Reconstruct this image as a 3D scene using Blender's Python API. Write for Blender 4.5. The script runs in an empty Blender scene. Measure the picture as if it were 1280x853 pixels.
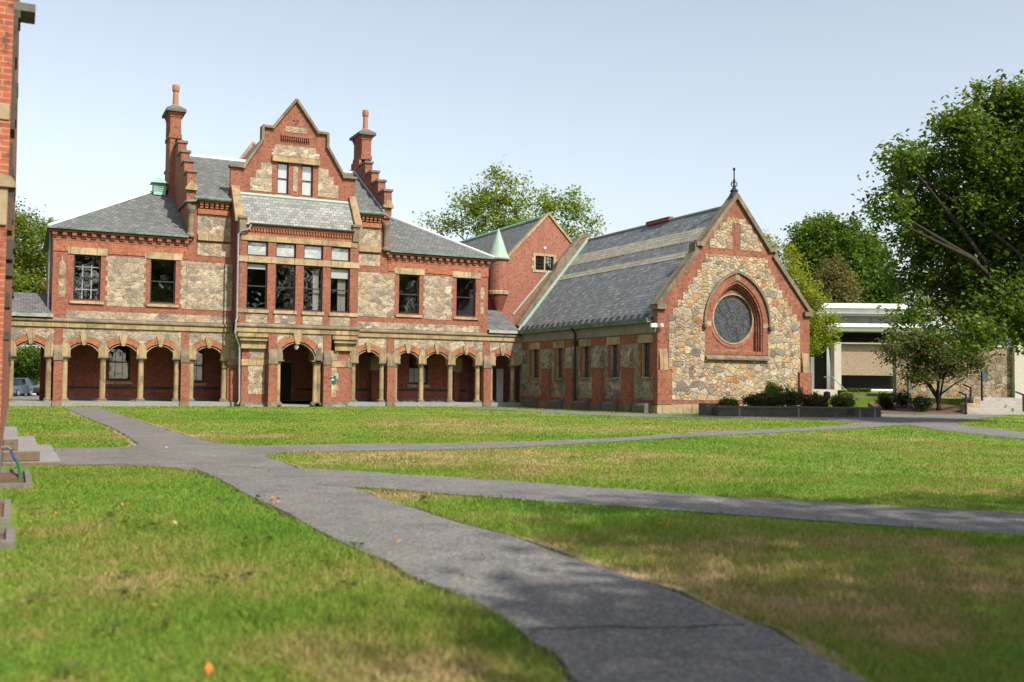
import bpy, bmesh, math, random
import numpy as np
from mathutils import Vector, Matrix
from mathutils.geometry import tessellate_polygon

SC = bpy.context.scene
COL = SC.collection
rad = math.radians
random.seed(7)
RNG = np.random.default_rng(11)

# ------------------------------------------------------------------ camera
EYE = Vector((0.0, 0.0, 1.4))
YAW, PITCH, ROLL = rad(26.0764), rad(2.5247), rad(0.6144)
FPX = 1274.5
_f = Vector((math.sin(YAW) * math.cos(PITCH), math.cos(YAW) * math.cos(PITCH), math.sin(PITCH)))
_r = Vector((math.cos(YAW), -math.sin(YAW), 0))
_u = _r.cross(_f)
CR = math.cos(ROLL) * _r + math.sin(ROLL) * _u
CU = -math.sin(ROLL) * _r + math.cos(ROLL) * _u
cd = bpy.data.cameras.new('camera')
cam = bpy.data.objects.new('camera', cd)
COL.objects.link(cam)
cam.matrix_world = Matrix(((CR.x, CU.x, -_f.x, EYE.x), (CR.y, CU.y, -_f.y, EYE.y), (CR.z, CU.z, -_f.z, EYE.z), (0, 0, 0, 1)))
cd.sensor_width = 36.0
cd.lens = FPX / 1280 * 36.0
cd.clip_start = 0.1
cd.clip_end = 3000
cd.dof.use_dof = True
cd.dof.focus_distance = 58.0
cd.dof.aperture_fstop = 1.5
SC.camera = cam

# ------------------------------------------------------------------ light
SUN_AZ, SUN_EL = rad(17.0), rad(46.0)          # measured from -Y towards +X
sdir = Vector((math.sin(SUN_AZ) * math.cos(SUN_EL), -math.cos(SUN_AZ) * math.cos(SUN_EL), math.sin(SUN_EL)))
sl = bpy.data.lights.new('sun', 'SUN')
sl.energy = 3.7
sl.angle = rad(0.9)
sl.color = (1.0, 0.93, 0.82)
sun = bpy.data.objects.new('sun', sl)
COL.objects.link(sun)
sun.rotation_euler = sdir.to_track_quat('Z', 'Y').to_euler()
world = bpy.data.worlds.new('World')
SC.world = world
world.use_nodes = True
wn = world.node_tree
sky = wn.nodes.new('ShaderNodeTexSky')
sky.sky_type = 'NISHITA'
sky.sun_disc = False
sky.sun_elevation = SUN_EL
sky.sun_rotation = math.pi - SUN_AZ
sky.altitude = 0
sky.air_density = 1.15
sky.dust_density = 1.8
sky.ozone_density = 1.3
wn.nodes['Background'].inputs['Strength'].default_value = 0.118
hs = wn.nodes.new('ShaderNodeHueSaturation')          # a hazy, less saturated summer sky
hs.inputs['Saturation'].default_value = 0.53
wn.links.new(sky.outputs[0], hs.inputs['Color'])
wn.links.new(hs.outputs[0], wn.nodes['Background'].inputs['Color'])
SC.view_settings.view_transform = 'Standard'
SC.view_settings.look = 'None'
SC.view_settings.gamma = 1
SC.view_settings.exposure = 0.80
SC.cycles.max_bounces = 8
SC.cycles.transparent_max_bounces = 16

def at(px, py, depth):
    """point seen at photo pixel (1280 wide) at a given distance along the view axis"""
    return EYE + depth * (_f + (px - 640) / FPX * CR - (py - 426.5) / FPX * CU)

def on_ground(px, py, z=0.0):
    d = _f + (px - 640) / FPX * CR - (py - 426.5) / FPX * CU
    return EYE + d * ((z - EYE.z) / d.z)

# ------------------------------------------------------------------ scene tree
def link(o, parent=None, label=None, cat=None, group=None, kind=None):
    COL.objects.link(o)
    if parent is not None:
        o.parent = parent
        o.matrix_parent_inverse = parent.matrix_world.inverted()
    return tag(o, label, cat, group, kind)

def tag(o, label=None, cat=None, group=None, kind=None):
    if label: o['label'] = label
    if cat: o['category'] = cat
    if group: o['group'] = group
    if kind: o['kind'] = kind
    return o

def thing(name, label, cat, loc=(0, 0, 0), group=None, rz=0.0):
    o = bpy.data.objects.new(name, None)
    o.empty_display_size = 0.3
    o.location = loc
    o.rotation_euler = (0, 0, rz)
    link(o, None, label, cat, group)
    o.matrix_world = Matrix.Translation(Vector(loc)) @ Matrix.Rotation(rz, 4, 'Z')
    return o

def copy_tree(o, parent=None):
    c = o.copy()
    COL.objects.link(c)
    if parent is not None:
        inv = o.matrix_parent_inverse.copy(); c.parent = parent; c.matrix_parent_inverse = inv
    for ch in list(o.children): copy_tree(ch, c)
    return c

# ------------------------------------------------------------------ mesh builder
class MB:
    def __init__(s): s.v = []; s.f = []; s.mi = []
    def add(s, vs, fs, m=0):
        b = len(s.v); s.v += [tuple(p) for p in vs]
        for f in fs: s.f.append(tuple(b + i for i in f)); s.mi.append(m)
        return s
    def box(s, x0, x1, y0, y1, z0, z1, m=0):
        vs = [(x0, y0, z0), (x1, y0, z0), (x1, y1, z0), (x0, y1, z0), (x0, y0, z1), (x1, y0, z1), (x1, y1, z1), (x0, y1, z1)]
        return s.add(vs, [(0, 3, 2, 1), (4, 5, 6, 7), (0, 1, 5, 4), (1, 2, 6, 5), (2, 3, 7, 6), (3, 0, 4, 7)], m)
    def prism(s, poly, fn, w0, w1, holes=(), m=0):
        loops = [list(poly)] + [list(h) for h in holes]
        tri = tessellate_polygon([[Vector((a, b, 0)) for a, b in L] for L in loops])
        flat = [p for L in loops for p in L]
        n = len(flat)
        vs = [fn(a, b, w0) for a, b in flat] + [fn(a, b, w1) for a, b in flat]
        fs = [tuple(t) for t in tri] + [tuple(i + n for i in reversed(t)) for t in tri]
        o = 0
        for L in loops:
            k = len(L)
            for i in range(k):
                j = (i + 1) % k
                fs.append((o + i, o + j, o + j + n, o + i + n))
            o += k
        return s.add(vs, fs, m)
    def xz(s, poly, y0, y1, holes=(), m=0): return s.prism(poly, lambda a, b, w: (a, w, b), y0, y1, holes, m)
    def yz(s, poly, x0, x1, holes=(), m=0): return s.prism(poly, lambda a, b, w: (w, a, b), x0, x1, holes, m)
    def xy(s, poly, z0, z1, holes=(), m=0): return s.prism(poly, lambda a, b, w: (a, b, w), z0, z1, holes, m)
    def lathe(s, cx, cy, prof, n=12, m=0):
        vs = []; fs = []
        for r, z in prof:
            for i in range(n):
                a = 2 * math.pi * i / n
                vs.append((cx + r * math.cos(a), cy + r * math.sin(a), z))
        for k in range(len(prof) - 1):
            for i in range(n):
                j = (i + 1) % n
                fs.append((k * n + i, k * n + j, (k + 1) * n + j, (k + 1) * n + i))
        fs.append(tuple(reversed(range(n)))); fs.append(tuple(range((len(prof) - 1) * n, len(prof) * n)))
        return s.add(vs, fs, m)
    def tube(s, pts, r, n=8, m=0):
        P = [Vector(p) for p in pts]
        R = r if isinstance(r, (list, tuple)) else [r] * len(P)
        vs = []; fs = []
        up = Vector((0.31, 0.17, 0.93))
        for k, p in enumerate(P):
            d = (P[min(k + 1, len(P) - 1)] - P[max(k - 1, 0)])
            d = d.normalized() if d.length > 1e-9 else Vector((0, 0, 1))
            a = d.cross(up)
            if a.length < 0.05: a = d.cross(Vector((1, 0, 0)))
            a.normalize(); b = d.cross(a)
            for i in range(n):
                t = 2 * math.pi * i / n
                vs.append(p + (a * math.cos(t) + b * math.sin(t)) * R[k])
        for k in range(len(P) - 1):
            for i in range(n):
                j = (i + 1) % n
                fs.append((k * n + i, k * n + j, (k + 1) * n + j, (k + 1) * n + i))
        fs.append(tuple(reversed(range(n)))); fs.append(tuple(range((len(P) - 1) * n, len(P) * n)))
        return s.add(vs, fs, m)
    def build(s, name, mats, parent=None, label=None, cat=None, group=None, kind=None, smooth=False, bevel=0.0):
        me = bpy.data.meshes.new(name)
        me.from_pydata(s.v, [], s.f)
        if not isinstance(mats, (list, tuple)): mats = [mats]
        for m in mats: me.materials.append(m)
        me.polygons.foreach_set('material_index', s.mi)
        bm = bmesh.new(); bm.from_mesh(me)
        bmesh.ops.recalc_face_normals(bm, faces=bm.faces)
        bm.to_mesh(me); bm.free()
        if smooth: me.polygons.foreach_set('use_smooth', [True] * len(me.polygons))
        o = bpy.data.objects.new(name, me)
        link(o, parent, label, cat, group, kind)
        if bevel:
            md = o.modifiers.new('bevel', 'BEVEL'); md.width = bevel; md.segments = 2; md.limit_method = 'ANGLE'
        return o

def rect(x0, x1, z0, z1): return [(x0, z0), (x1, z0), (x1, z1), (x0, z1)]

def teeth(x, z0, z1, amp, step=0.3, up=True, ph=0):
    """toothed vertical edge at x as a list of points running up (or down)"""
    n = max(1, round((z1 - z0) / step)); h = (z1 - z0) / n; pts = []
    for i in range(n):
        xx = x + (amp if (i + ph) % 2 else 0)
        pts += [(xx, z0 + i * h), (xx, z0 + (i + 1) * h)]
    return pts if up else pts[::-1]

def toothed(x0, x1, z0, z1, l=0.0, r=0.0, step=0.3, ph=0):
    """panel with toothed left and right edges"""
    a = teeth(x1, z0, z1, r, step, True, ph) if r else [(x1, z0), (x1, z1)]
    b = teeth(x0, z0, z1, l, step, False, ph) if l else [(x0, z1), (x0, z0)]
    return a + b

# ------------------------------------------------------------------ materials
class NT:
    def __init__(s, name):
        s.mat = bpy.data.materials.new(name); s.mat.use_nodes = True
        s.nt = s.mat.node_tree; s.b = s.nt.nodes['Principled BSDF']
        s.out = s.nt.nodes['Material Output']
    def n(s, t, **k):
        nd = s.nt.nodes.new('ShaderNode' + t)
        for a, v in k.items(): setattr(nd, a, v)
        return nd
    def l(s, a, b): s.nt.links.new(a, b)
    def val(s, sock, v):
        if hasattr(v, 'is_linked') or hasattr(v, 'links'): s.l(v, sock)
        else: sock.default_value = v
    def math(s, op, a, b=0.0, c=None):
        m = s.n('Math', operation=op); s.val(m.inputs[0], a); s.val(m.inputs[1], b)
        if c is not None: s.val(m.inputs[2], c)
        return m.outputs[0]
    def mix(s, fac, a, b, mode='MIX'):
        m = s.n('Mix', data_type='RGBA', blend_type=mode)
        s.val(m.inputs[0], fac); s.val(m.inputs[6], col(a)); s.val(m.inputs[7], col(b))
        return m.outputs[2]
    def noise(s, vec, scale, detail=4.0, rough=0.6, out=0):
        m = s.n('TexNoise'); m.inputs['Scale'].default_value = scale; m.inputs['Detail'].default_value = detail
        m.inputs['Roughness'].default_value = rough
        if vec is not None: s.l(vec, m.inputs['Vector'])
        return m.outputs[out]
    def ramp(s, fac, stops, interp='LINEAR'):
        m = s.n('ValToRGB'); m.color_ramp.interpolation = interp
        el = m.color_ramp.elements
        while len(el) > 1: el.remove(el[-1])
        el[0].position = stops[0][0]; el[0].color = col(stops[0][1])
        for p, c in stops[1:]:
            e = el.new(p); e.color = col(c)
        s.val(m.inputs[0], fac)
        return m.outputs[0]
    def scale(s, vec, v):
        m = s.n('VectorMath', operation='MULTIPLY'); s.l(vec, m.inputs[0]); m.inputs[1].default_value = v
        return m.outputs[0]
    def pos(s): return s.n('NewGeometry').outputs['Position']
    def uv(s, vscale=1.0):
        """wall coordinates in metres: along the wall, up the wall"""
        g = s.n('NewGeometry')
        p = s.n('SeparateXYZ'); s.l(g.outputs['Position'], p.inputs[0])
        q = s.n('SeparateXYZ'); s.l(g.outputs['True Normal'], q.inputs[0])
        fx = s.math('GREATER_THAN', s.math('ABSOLUTE', q.outputs[0]), s.math('ABSOLUTE', q.outputs[1]))
        u = s.n('Mix', data_type='FLOAT'); s.l(fx, u.inputs[0]); s.l(p.outputs[0], u.inputs[2]); s.l(p.outputs[1], u.inputs[3])
        flat = s.math('GREATER_THAN', s.math('ABSOLUTE', q.outputs[2]), 0.95)
        v = s.n('Mix', data_type='FLOAT'); s.l(flat, v.inputs[0]); s.l(s.math('MULTIPLY', p.outputs[2], vscale), v.inputs[2]); s.l(p.outputs[1], v.inputs[3])
        c = s.n('CombineXYZ'); s.l(u.outputs[0], c.inputs[0]); s.l(v.outputs[0], c.inputs[1])
        return c.outputs[0]
    def bump(s, h, strength=0.4, dist=0.02):
        m = s.n('Bump'); m.inputs['Strength'].default_value = strength; m.inputs['Distance'].default_value = dist
        s.l(h, m.inputs['Height']); s.l(m.outputs[0], s.b.inputs['Normal'])
    def fin(s, color, rough=0.85, spec=0.3, metal=0.0):
        s.val(s.b.inputs['Base Color'], col(color)); s.val(s.b.inputs['Roughness'], rough)
        s.b.inputs['Specular IOR Level'].default_value = spec; s.b.inputs['Metallic'].default_value = metal
        return s.mat

def col(c):
    if isinstance(c, (tuple, list)): return (c[0], c[1], c[2], 1.0)
    if isinstance(c, float): return (c, c, c, 1.0)
    return c

M = {}

def mat_brick(name, c1, c2, mortar, var=0.5, dark=0.0, w=0.215, h=0.075):
    t = NT(name); uv = t.uv()
    b = t.n('TexBrick'); t.l(uv, b.inputs['Vector'])
    b.inputs['Scale'].default_value = 1.0
    b.inputs['Brick Width'].default_value = w; b.inputs['Row Height'].default_value = h
    b.inputs['Mortar Size'].default_value = 0.006; b.inputs['Mortar Smooth'].default_value = 0.3; b.inputs['Bias'].default_value = -0.1
    b.inputs['Color1'].default_value = col(c1); b.inputs['Color2'].default_value = col(c2); b.inputs['Mortar'].default_value = col(mortar)
    p = t.pos()
    n1 = t.noise(p, 1.3, 5, 0.65)
    n1 = t.ramp(n1, [(0.35, (0, 0, 0)), (0.7, (1, 1, 1))])
    c = t.mix(t.math('MULTIPLY', n1, var), b.outputs['Color'], t.mix(0.6, c2, (0.07, 0.03, 0.025)))
    n2 = t.noise(t.scale(p, (3.0, 3.0, 8.0)), 1.6, 3, 0.7)
    c = t.mix(t.ramp(n2, [(0.48, (0, 0, 0)), (0.75, (0.75, 0.75, 0.75))]), c, (0.33, 0.14, 0.085))
    n3 = t.noise(p, 6.0, 3, 0.6)
    c = t.mix(t.ramp(n3, [(0.52, (0, 0, 0)), (0.68, (0.7, 0.7, 0.7))]), c, (0.075, 0.035, 0.03))
    st = t.noise(t.scale(p, (2.2, 2.2, 0.25)), 1.0, 4, 0.6)
    c = t.mix(t.ramp(st, [(0.52, (0, 0, 0)), (0.8, (0.5 + dark, 0.5 + dark, 0.5 + dark))]), c, (0.07, 0.045, 0.04))
    t.bump(b.outputs['Fac'], -0.35, 0.01)
    return t.fin(c, 0.9, 0.2)

def mat_rubble(name, stops, sx, sz, mortar, mw=0.05, seed=0.0, stain=0.3, edge=0.6, big=1.75, bmp=1.0):
    """random rubble: areas of small and of larger stones, mottled faces, recessed uneven mortar"""
    t = NT(name); uv = t.uv()
    p0 = t.pos()
    wob = t.noise(p0, 3.2, 5, 0.7, 1)
    sel = t.ramp(t.noise(p0, 1.1, 2, 0.5), [(0.49, (0, 0, 0)), (0.51, (1, 1, 1))])
    res = []
    for k in (1.0, big):
        mm = t.n('VectorMath', operation='MULTIPLY_ADD'); t.l(wob, mm.inputs[0]); mm.inputs[1].default_value = (0.42 * sx, 0.42 * sz, 0); t.l(uv, mm.inputs[2])
        v = t.scale(mm.outputs[0], (1 / (sx * k), 1 / (sz * k), 1))
        a = t.n('TexVoronoi', voronoi_dimensions='2D'); a.inputs['Scale'].default_value = 1.0; a.inputs['Randomness'].default_value = 0.85; t.l(v, a.inputs['Vector'])
        e = t.n('TexVoronoi', voronoi_dimensions='2D', feature='DISTANCE_TO_EDGE'); e.inputs['Scale'].default_value = 1.0; e.inputs['Randomness'].default_value = 0.85; t.l(v, e.inputs['Vector'])
        res.append((a.outputs['Color'], t.math('MULTIPLY', e.outputs['Distance'], k)))
    ccol = t.mix(sel, res[0][0], res[1][0])
    dm = t.n('Mix', data_type='FLOAT'); t.l(sel, dm.inputs[0]); t.l(res[0][1], dm.inputs[2]); t.l(res[1][1], dm.inputs[3])
    dist = t.math('ADD', dm.outputs[0], t.math('MULTIPLY', t.math('SUBTRACT', t.noise(p0, 16.0, 3, 0.7), 0.5), 0.09))
    sp = t.n('SeparateColor'); t.l(ccol, sp.inputs[0])
    c = t.ramp(sp.outputs[0], stops, 'CONSTANT')
    c = t.mix(0.30, c, t.ramp(sp.outputs[1], [(0, (0.13, 0.12, 0.11)), (0.6, (0.36, 0.31, 0.24)), (1, (0.52, 0.46, 0.36))]))
    g = t.noise(p0, 11.0, 6, 0.75)
    c = t.mix(1.0, c, t.ramp(g, [(0.25, (0.40, 0.39, 0.39)), (0.5, (1.0, 1.0, 1.0)), (0.75, (1.55, 1.5, 1.38))]), 'MULTIPLY')
    g2 = t.noise(p0, 3.8, 5, 0.7)
    c = t.mix(0.7, c, t.ramp(g2, [(0.3, (0.5, 0.5, 0.5)), (0.7, (1.45, 1.40, 1.3))]), 'MULTIPLY')
    c = t.mix(t.ramp(dist, [(mw * 0.3, (edge, edge, edge)), (mw, (0, 0, 0))]), c, mortar)
    st = t.noise(p0, 0.55, 5, 0.6)
    c = t.mix(t.ramp(st, [(0.5, (0, 0, 0)), (0.8, (stain, stain, stain))]), c, (0.10, 0.085, 0.07))
    h = t.math('ADD', t.ramp(dist, [(0.0, (0, 0, 0)), (mw * 1.8, (1, 1, 1))]), t.math('MULTIPLY', g, 1.2))
    t.bump(h, bmp, 0.05)
    return t.fin(c, 0.92, 0.2)

def mat_noise(name, c1, c2, scale, c3=None, stain=0.0, rough=0.85, bump=0.15, spec=0.3, sc3=(1, 1, 1), metal=0.0, s3=0.6, joint=0.0):
    t = NT(name); p = t.scale(t.pos(), sc3)
    n = t.noise(p, scale, 6, 0.65)
    c = t.mix(t.ramp(n, [(0.3, (0, 0, 0)), (0.7, (1, 1, 1))]), c1, c2)
    if c3 is not None:
        n2 = t.noise(t.pos(), s3, 6, 0.7)
        c = t.mix(t.ramp(n2, [(0.48, (0, 0, 0)), (0.72, (stain, stain, stain))]), c, c3)
    if joint:
        ux = t.n('SeparateXYZ'); t.l(t.uv(), ux.inputs[0])
        fr = t.math('FRACT', t.math('DIVIDE', ux.outputs[0], joint))
        c = t.mix(t.math('MULTIPLY', t.math('LESS_THAN', fr, 0.03), 0.7), c, (0.06, 0.05, 0.04))
        wn_ = t.n('TexWhiteNoise', noise_dimensions='1D'); t.l(t.math('FLOOR', t.math('DIVIDE', ux.outputs[0], joint)), wn_.inputs['W'])
        c = t.mix(0.5, c, t.ramp(wn_.outputs['Value'], [(0, (0.6, 0.58, 0.55)), (1, (1.25, 1.22, 1.15))]), 'MULTIPLY')
        st = t.noise(t.scale(t.pos(), (3.0, 3.0, 0.5)), 1.2, 5, 0.65)
        c = t.mix(t.ramp(st, [(0.5, (0, 0, 0)), (0.72, (0.6, 0.6, 0.6))]), c, (0.085, 0.07, 0.055))
    if bump: t.bump(n, bump, 0.02)
    return t.fin(c, rough, spec, metal)

def mat_slate(name, stops, w=0.28, h=0.2, vs=1.4, patch=0.5, rough=0.6):
    t = NT(name); uv = t.uv(vs)
    b = t.n('TexBrick'); t.l(uv, b.inputs['Vector']); b.inputs['Scale'].default_value = 1.0
    b.inputs['Brick Width'].default_value = w; b.inputs['Row Height'].default_value = h
    b.inputs['Mortar Size'].default_value = 0.012; b.inputs['Mortar Smooth'].default_value = 0.2
    b.inputs['Color1'].default_value = (0, 0, 0, 1); b.inputs['Color2'].default_value = (1, 1, 1, 1); b.inputs['Mortar'].default_value = (0.5, 0.5, 0.5, 1)
    c = t.ramp(b.outputs['Color'], stops)
    p = t.pos()
    n = t.noise(p, 0.8, 6, 0.7)
    c = t.mix(patch, c, t.ramp(n, [(0.25, (0.6, 0.6, 0.62)), (0.75, (1.35, 1.33, 1.28))]), 'MULTIPLY')
    n2 = t.noise(t.scale(p, (4, 4, 6)), 1.0, 2, 0.5)
    c = t.mix(t.ramp(n2, [(0.62, (0, 0, 0)), (0.74, (0.5, 0.5, 0.5))]), c, (0.30, 0.27, 0.27))
    c = t.mix(b.outputs['Fac'], c, (0.035, 0.038, 0.042))
    sx = t.n('SeparateXYZ'); t.l(uv, sx.inputs[0])
    saw = t.math('FRACT', t.math('DIVIDE', sx.outputs[1], h))
    t.bump(t.math('ADD', t.math('MULTIPLY', saw, -1.0), t.math('MULTIPLY', b.outputs['Fac'], -0.5)), 0.5, 0.03)
    return t.fin(c, rough, 0.4)

M['brick'] = mat_brick('red brick', (0.295, 0.088, 0.046), (0.205, 0.058, 0.034), (0.33, 0.25, 0.19))
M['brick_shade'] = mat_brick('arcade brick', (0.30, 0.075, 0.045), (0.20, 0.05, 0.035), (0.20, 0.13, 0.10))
M['brick_frieze'] = mat_brick('orange brick', (0.40, 0.135, 0.058), (0.29, 0.085, 0.045), (0.36, 0.22, 0.14), 0.45)
M['brick_near'] = mat_brick('tan jointed brick', (0.40, 0.11, 0.055), (0.30, 0.075, 0.04), (0.42, 0.33, 0.23), 0.3)
M['brick_pink'] = mat_brick('pale red brick', (0.32, 0.112, 0.07), (0.25, 0.082, 0.054), (0.36, 0.26, 0.2), 0.35)
M['stone'] = mat_rubble('buff rubble', [(0, (0.33, 0.265, 0.20)), (0.15, (0.40, 0.32, 0.235)), (0.3, (0.22, 0.185, 0.15)), (0.45, (0.36, 0.265, 0.18)), (0.6, (0.28, 0.235, 0.19)), (0.72, (0.45, 0.375, 0.285)), (0.84, (0.31, 0.215, 0.135)), (0.93, (0.19, 0.165, 0.145))], 0.44, 0.25, (0.36, 0.295, 0.22), 0.055, edge=0.35, bmp=0.6, big=1.5)
M['stone_multi'] = mat_rubble('mixed rubble', [(0, (0.43, 0.325, 0.21)), (0.13, (0.27, 0.24, 0.205)), (0.23, (0.47, 0.33, 0.165)), (0.36, (0.15, 0.14, 0.13)), (0.45, (0.45, 0.37, 0.27)), (0.58, (0.44, 0.24, 0.085)), (0.67, (0.36, 0.30, 0.23)), (0.77, (0.52, 0.43, 0.30)), (0.87, (0.37, 0.15, 0.042)), (0.91, (0.18, 0.165, 0.15)), (0.95, (0.41, 0.315, 0.20))], 0.31, 0.21, (0.37, 0.295, 0.205), 0.08, edge=0.5)
M['stone_grey'] = mat_rubble('grey rubble', [(0, (0.28, 0.245, 0.195)), (0.2, (0.14, 0.13, 0.12)), (0.4, (0.34, 0.295, 0.23)), (0.6, (0.20, 0.185, 0.16)), (0.78, (0.40, 0.355, 0.28)), (0.92, (0.33, 0.17, 0.07))], 0.34, 0.25, (0.36, 0.32, 0.255), 0.07, edge=0.7)
M['stone_brown'] = mat_rubble('brown rubble', [(0, (0.23, 0.17, 0.115)), (0.25, (0.13, 0.105, 0.08)), (0.5, (0.30, 0.22, 0.14)), (0.72, (0.28, 0.145, 0.065)), (0.86, (0.34, 0.285, 0.21))], 0.38, 0.28, (0.17, 0.14, 0.11), 0.06)
M['sand'] = mat_noise('yellow sandstone', (0.38, 0.28, 0.155), (0.30, 0.22, 0.12), 2.2, (0.10, 0.08, 0.06), 0.9, s3=1.6, joint=0.93)
M['sand_pale'] = mat_noise('pale sandstone', (0.42, 0.325, 0.20), (0.33, 0.25, 0.15), 3.0, (0.12, 0.10, 0.075), 0.8, s3=1.8, joint=1.37)
M['sand_dark'] = mat_noise('weathered sandstone', (0.22, 0.175, 0.12), (0.11, 0.095, 0.075), 2.6, (0.32, 0.24, 0.13), 0.7, s3=1.5, joint=0.81)
M['slate'] = mat_slate('grey slate', [(0, (0.090, 0.098, 0.094)), (0.4, (0.108, 0.117, 0.111)), (0.75, (0.124, 0.131, 0.121)), (0.95, (0.150, 0.151, 0.14)), (1.0, (0.185, 0.16, 0.158))], rough=0.75)
M['slate_pale'] = mat_slate('pale slate', [(0, (0.15, 0.162, 0.148)), (0.4, (0.19, 0.20, 0.18)), (0.75, (0.225, 0.232, 0.21)), (1.0, (0.29, 0.27, 0.26))], 0.34, 0.24, 1.3, 0.5, 0.75)
M['slate_chapel'] = mat_slate('blue grey slate', [(0, (0.105, 0.118, 0.122)), (0.4, (0.132, 0.146, 0.148)), (0.75, (0.16, 0.174, 0.172)), (1.0, (0.215, 0.222, 0.215))], 0.34, 0.24, 1.28, 0.35)
M['slate_band'] = mat_slate('buff slate', [(0, (0.26, 0.245, 0.185)), (0.5, (0.32, 0.30, 0.225)), (1.0, (0.39, 0.36, 0.275))], 0.34, 0.24, 1.28, 0.25)
M['shingle'] = mat_slate('asphalt shingle', [(0, (0.085, 0.085, 0.088)), (0.5, (0.12, 0.12, 0.12)), (1.0, (0.16, 0.155, 0.15))], 0.3, 0.15, 1.8, 0.5, 0.9)
M['copper'] = mat_noise('green copper', (0.20, 0.42, 0.34), (0.33, 0.50, 0.42), 2.5, (0.12, 0.13, 0.11), 0.6, 0.6, 0.05)
M['copper_dark'] = mat_noise('dull copper', (0.07, 0.10, 0.088), (0.19, 0.27, 0.235), 2.6, (0.035, 0.035, 0.03), 0.9, 0.6, 0.05)
M['copper_pale'] = mat_noise('pale copper', (0.22, 0.34, 0.28), (0.31, 0.39, 0.33), 3.0, (0.30, 0.29, 0.24), 0.8, 0.6, 0.05, s3=1.8) if True else mat_noise('x', (0.32, 0.46, 0.385), (0.32, 0.46, 0.385), 3.0, None, 0.5, 0.6, 0.05)
M['ridge_metal'] = mat_noise('white metal', (0.72, 0.72, 0.72), (0.6, 0.61, 0.62), 3, None, 0, 0.5, 0)
M['lead'] = mat_noise('lead flashing', (0.20, 0.21, 0.23), (0.30, 0.31, 0.33), 3, None, 0, 0.5, 0)
M['leadwork'] = mat_noise('dark lead cames', (0.07, 0.07, 0.075), (0.12, 0.12, 0.125), 6, None, 0, 0.5, 0)
M['frame'] = mat_noise('black paint', (0.018, 0.018, 0.022), (0.03, 0.03, 0.034), 5, None, 0, 0.45, 0)
M['iron'] = mat_noise('black iron', (0.02, 0.02, 0.022), (0.035, 0.032, 0.03), 6, None, 0, 0.5, 0.05)
M['blind'] = mat_noise('grey blind', (0.46, 0.46, 0.455), (0.43, 0.43, 0.425), 1.5, None, 0, 0.8, 0)
M['curtain'] = mat_noise('grey curtain', (0.30, 0.285, 0.26), (0.2, 0.19, 0.175), 5, None, 0, 0.9, 0, sc3=(1, 1, .1))
M['white'] = mat_noise('white paint', (0.78, 0.78, 0.78), (0.68, 0.68, 0.67), 2, (0.45, 0.43, 0.4), 0.3, 0.6, 0)
M['white_lattice'] = mat_noise('white bars', (0.30, 0.31, 0.305), (0.24, 0.245, 0.24), 4, None, 0, 0.6, 0)
M['clay'] = mat_noise('buff clay pot', (0.36, 0.17, 0.09), (0.29, 0.13, 0.07), 4, (0.2, 0.1, 0.06), 0.5)
M['granite'] = mat_noise('grey granite', (0.27, 0.265, 0.255), (0.19, 0.187, 0.18), 9, (0.16, 0.15, 0.14), 0.6, 0.8, 0.15)
M['brownstone'] = mat_noise('brown stone', (0.12, 0.082, 0.055), (0.19, 0.135, 0.09), 14, (0.1, 0.075, 0.055), 0.6, 0.9, 0.3)
M['granite_dark'] = mat_noise('dark granite', (0.085, 0.082, 0.076), (0.14, 0.134, 0.124), 7, (0.08, 0.075, 0.07), 0.7, 0.85, 0.2)
M['concrete'] = mat_noise('concrete', (0.30, 0.28, 0.25), (0.40, 0.375, 0.33), 4, (0.18, 0.165, 0.15), 0.6, 0.9, 0.1)
M['aggregate'] = mat_noise('tan aggregate', (0.36, 0.275, 0.20), (0.24, 0.18, 0.13), 5, (0.22, 0.18, 0.14), 0.5, 0.95, 0.4, 0.1)
M['well_concrete'] = mat_noise('weathered well concrete', (0.19, 0.17, 0.145), (0.13, 0.115, 0.10), 8, (0.08, 0.075, 0.06), 0.6, 0.95, 0.3)
M['planter_stone'] = mat_noise('dark planter stone', (0.055, 0.053, 0.049), (0.10, 0.096, 0.088), 6, (0.16, 0.15, 0.135), 0.5, 0.9, 0.4, s3=2.5)
M['pier_concrete'] = mat_noise('pale concrete pier', (0.42, 0.38, 0.32), (0.5, 0.46, 0.39), 2, (0.3, 0.27, 0.22), 0.4, 0.9, 0.1)
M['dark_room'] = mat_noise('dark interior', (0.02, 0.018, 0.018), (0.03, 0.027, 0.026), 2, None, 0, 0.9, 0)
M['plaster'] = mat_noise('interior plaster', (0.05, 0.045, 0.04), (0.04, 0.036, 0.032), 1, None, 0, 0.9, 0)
M['gutter_stone'] = mat_noise('stone gutter', (0.26, 0.235, 0.20), (0.19, 0.175, 0.15), 3, (0.11, 0.1, 0.085), 0.6)
M['teal'] = mat_noise('teal sign paint', (0.01, 0.10, 0.095), (0.015, 0.125, 0.115), 3, None, 0, 0.5, 0)
M['sign_blue'] = mat_noise('blue grey sign paint', (0.05, 0.085, 0.10), (0.065, 0.10, 0.115), 3, None, 0, 0.5, 0)
M['patina_gutter'] = mat_noise('streaked pale gutter', (0.34, 0.345, 0.30), (0.22, 0.30, 0.25), 1.6, (0.14, 0.13, 0.11), 0.8, 0.7, 0.05, s3=2.2)
M['hose_green'] = mat_noise('green rubber', (0.008, 0.12, 0.03), (0.01, 0.15, 0.04), 10, None, 0, 0.45, 0)
M['hose_blue'] = mat_noise('blue rubber', (0.015, 0.04, 0.16), (0.02, 0.055, 0.2), 10, None, 0, 0.45, 0)
M['dark_stone'] = mat_noise('dark brown stone', (0.045, 0.036, 0.028), (0.09, 0.07, 0.05), 9, (0.02, 0.018, 0.016), 0.6)  # very dark brown stone for the left building's mouldings and hoods
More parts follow.
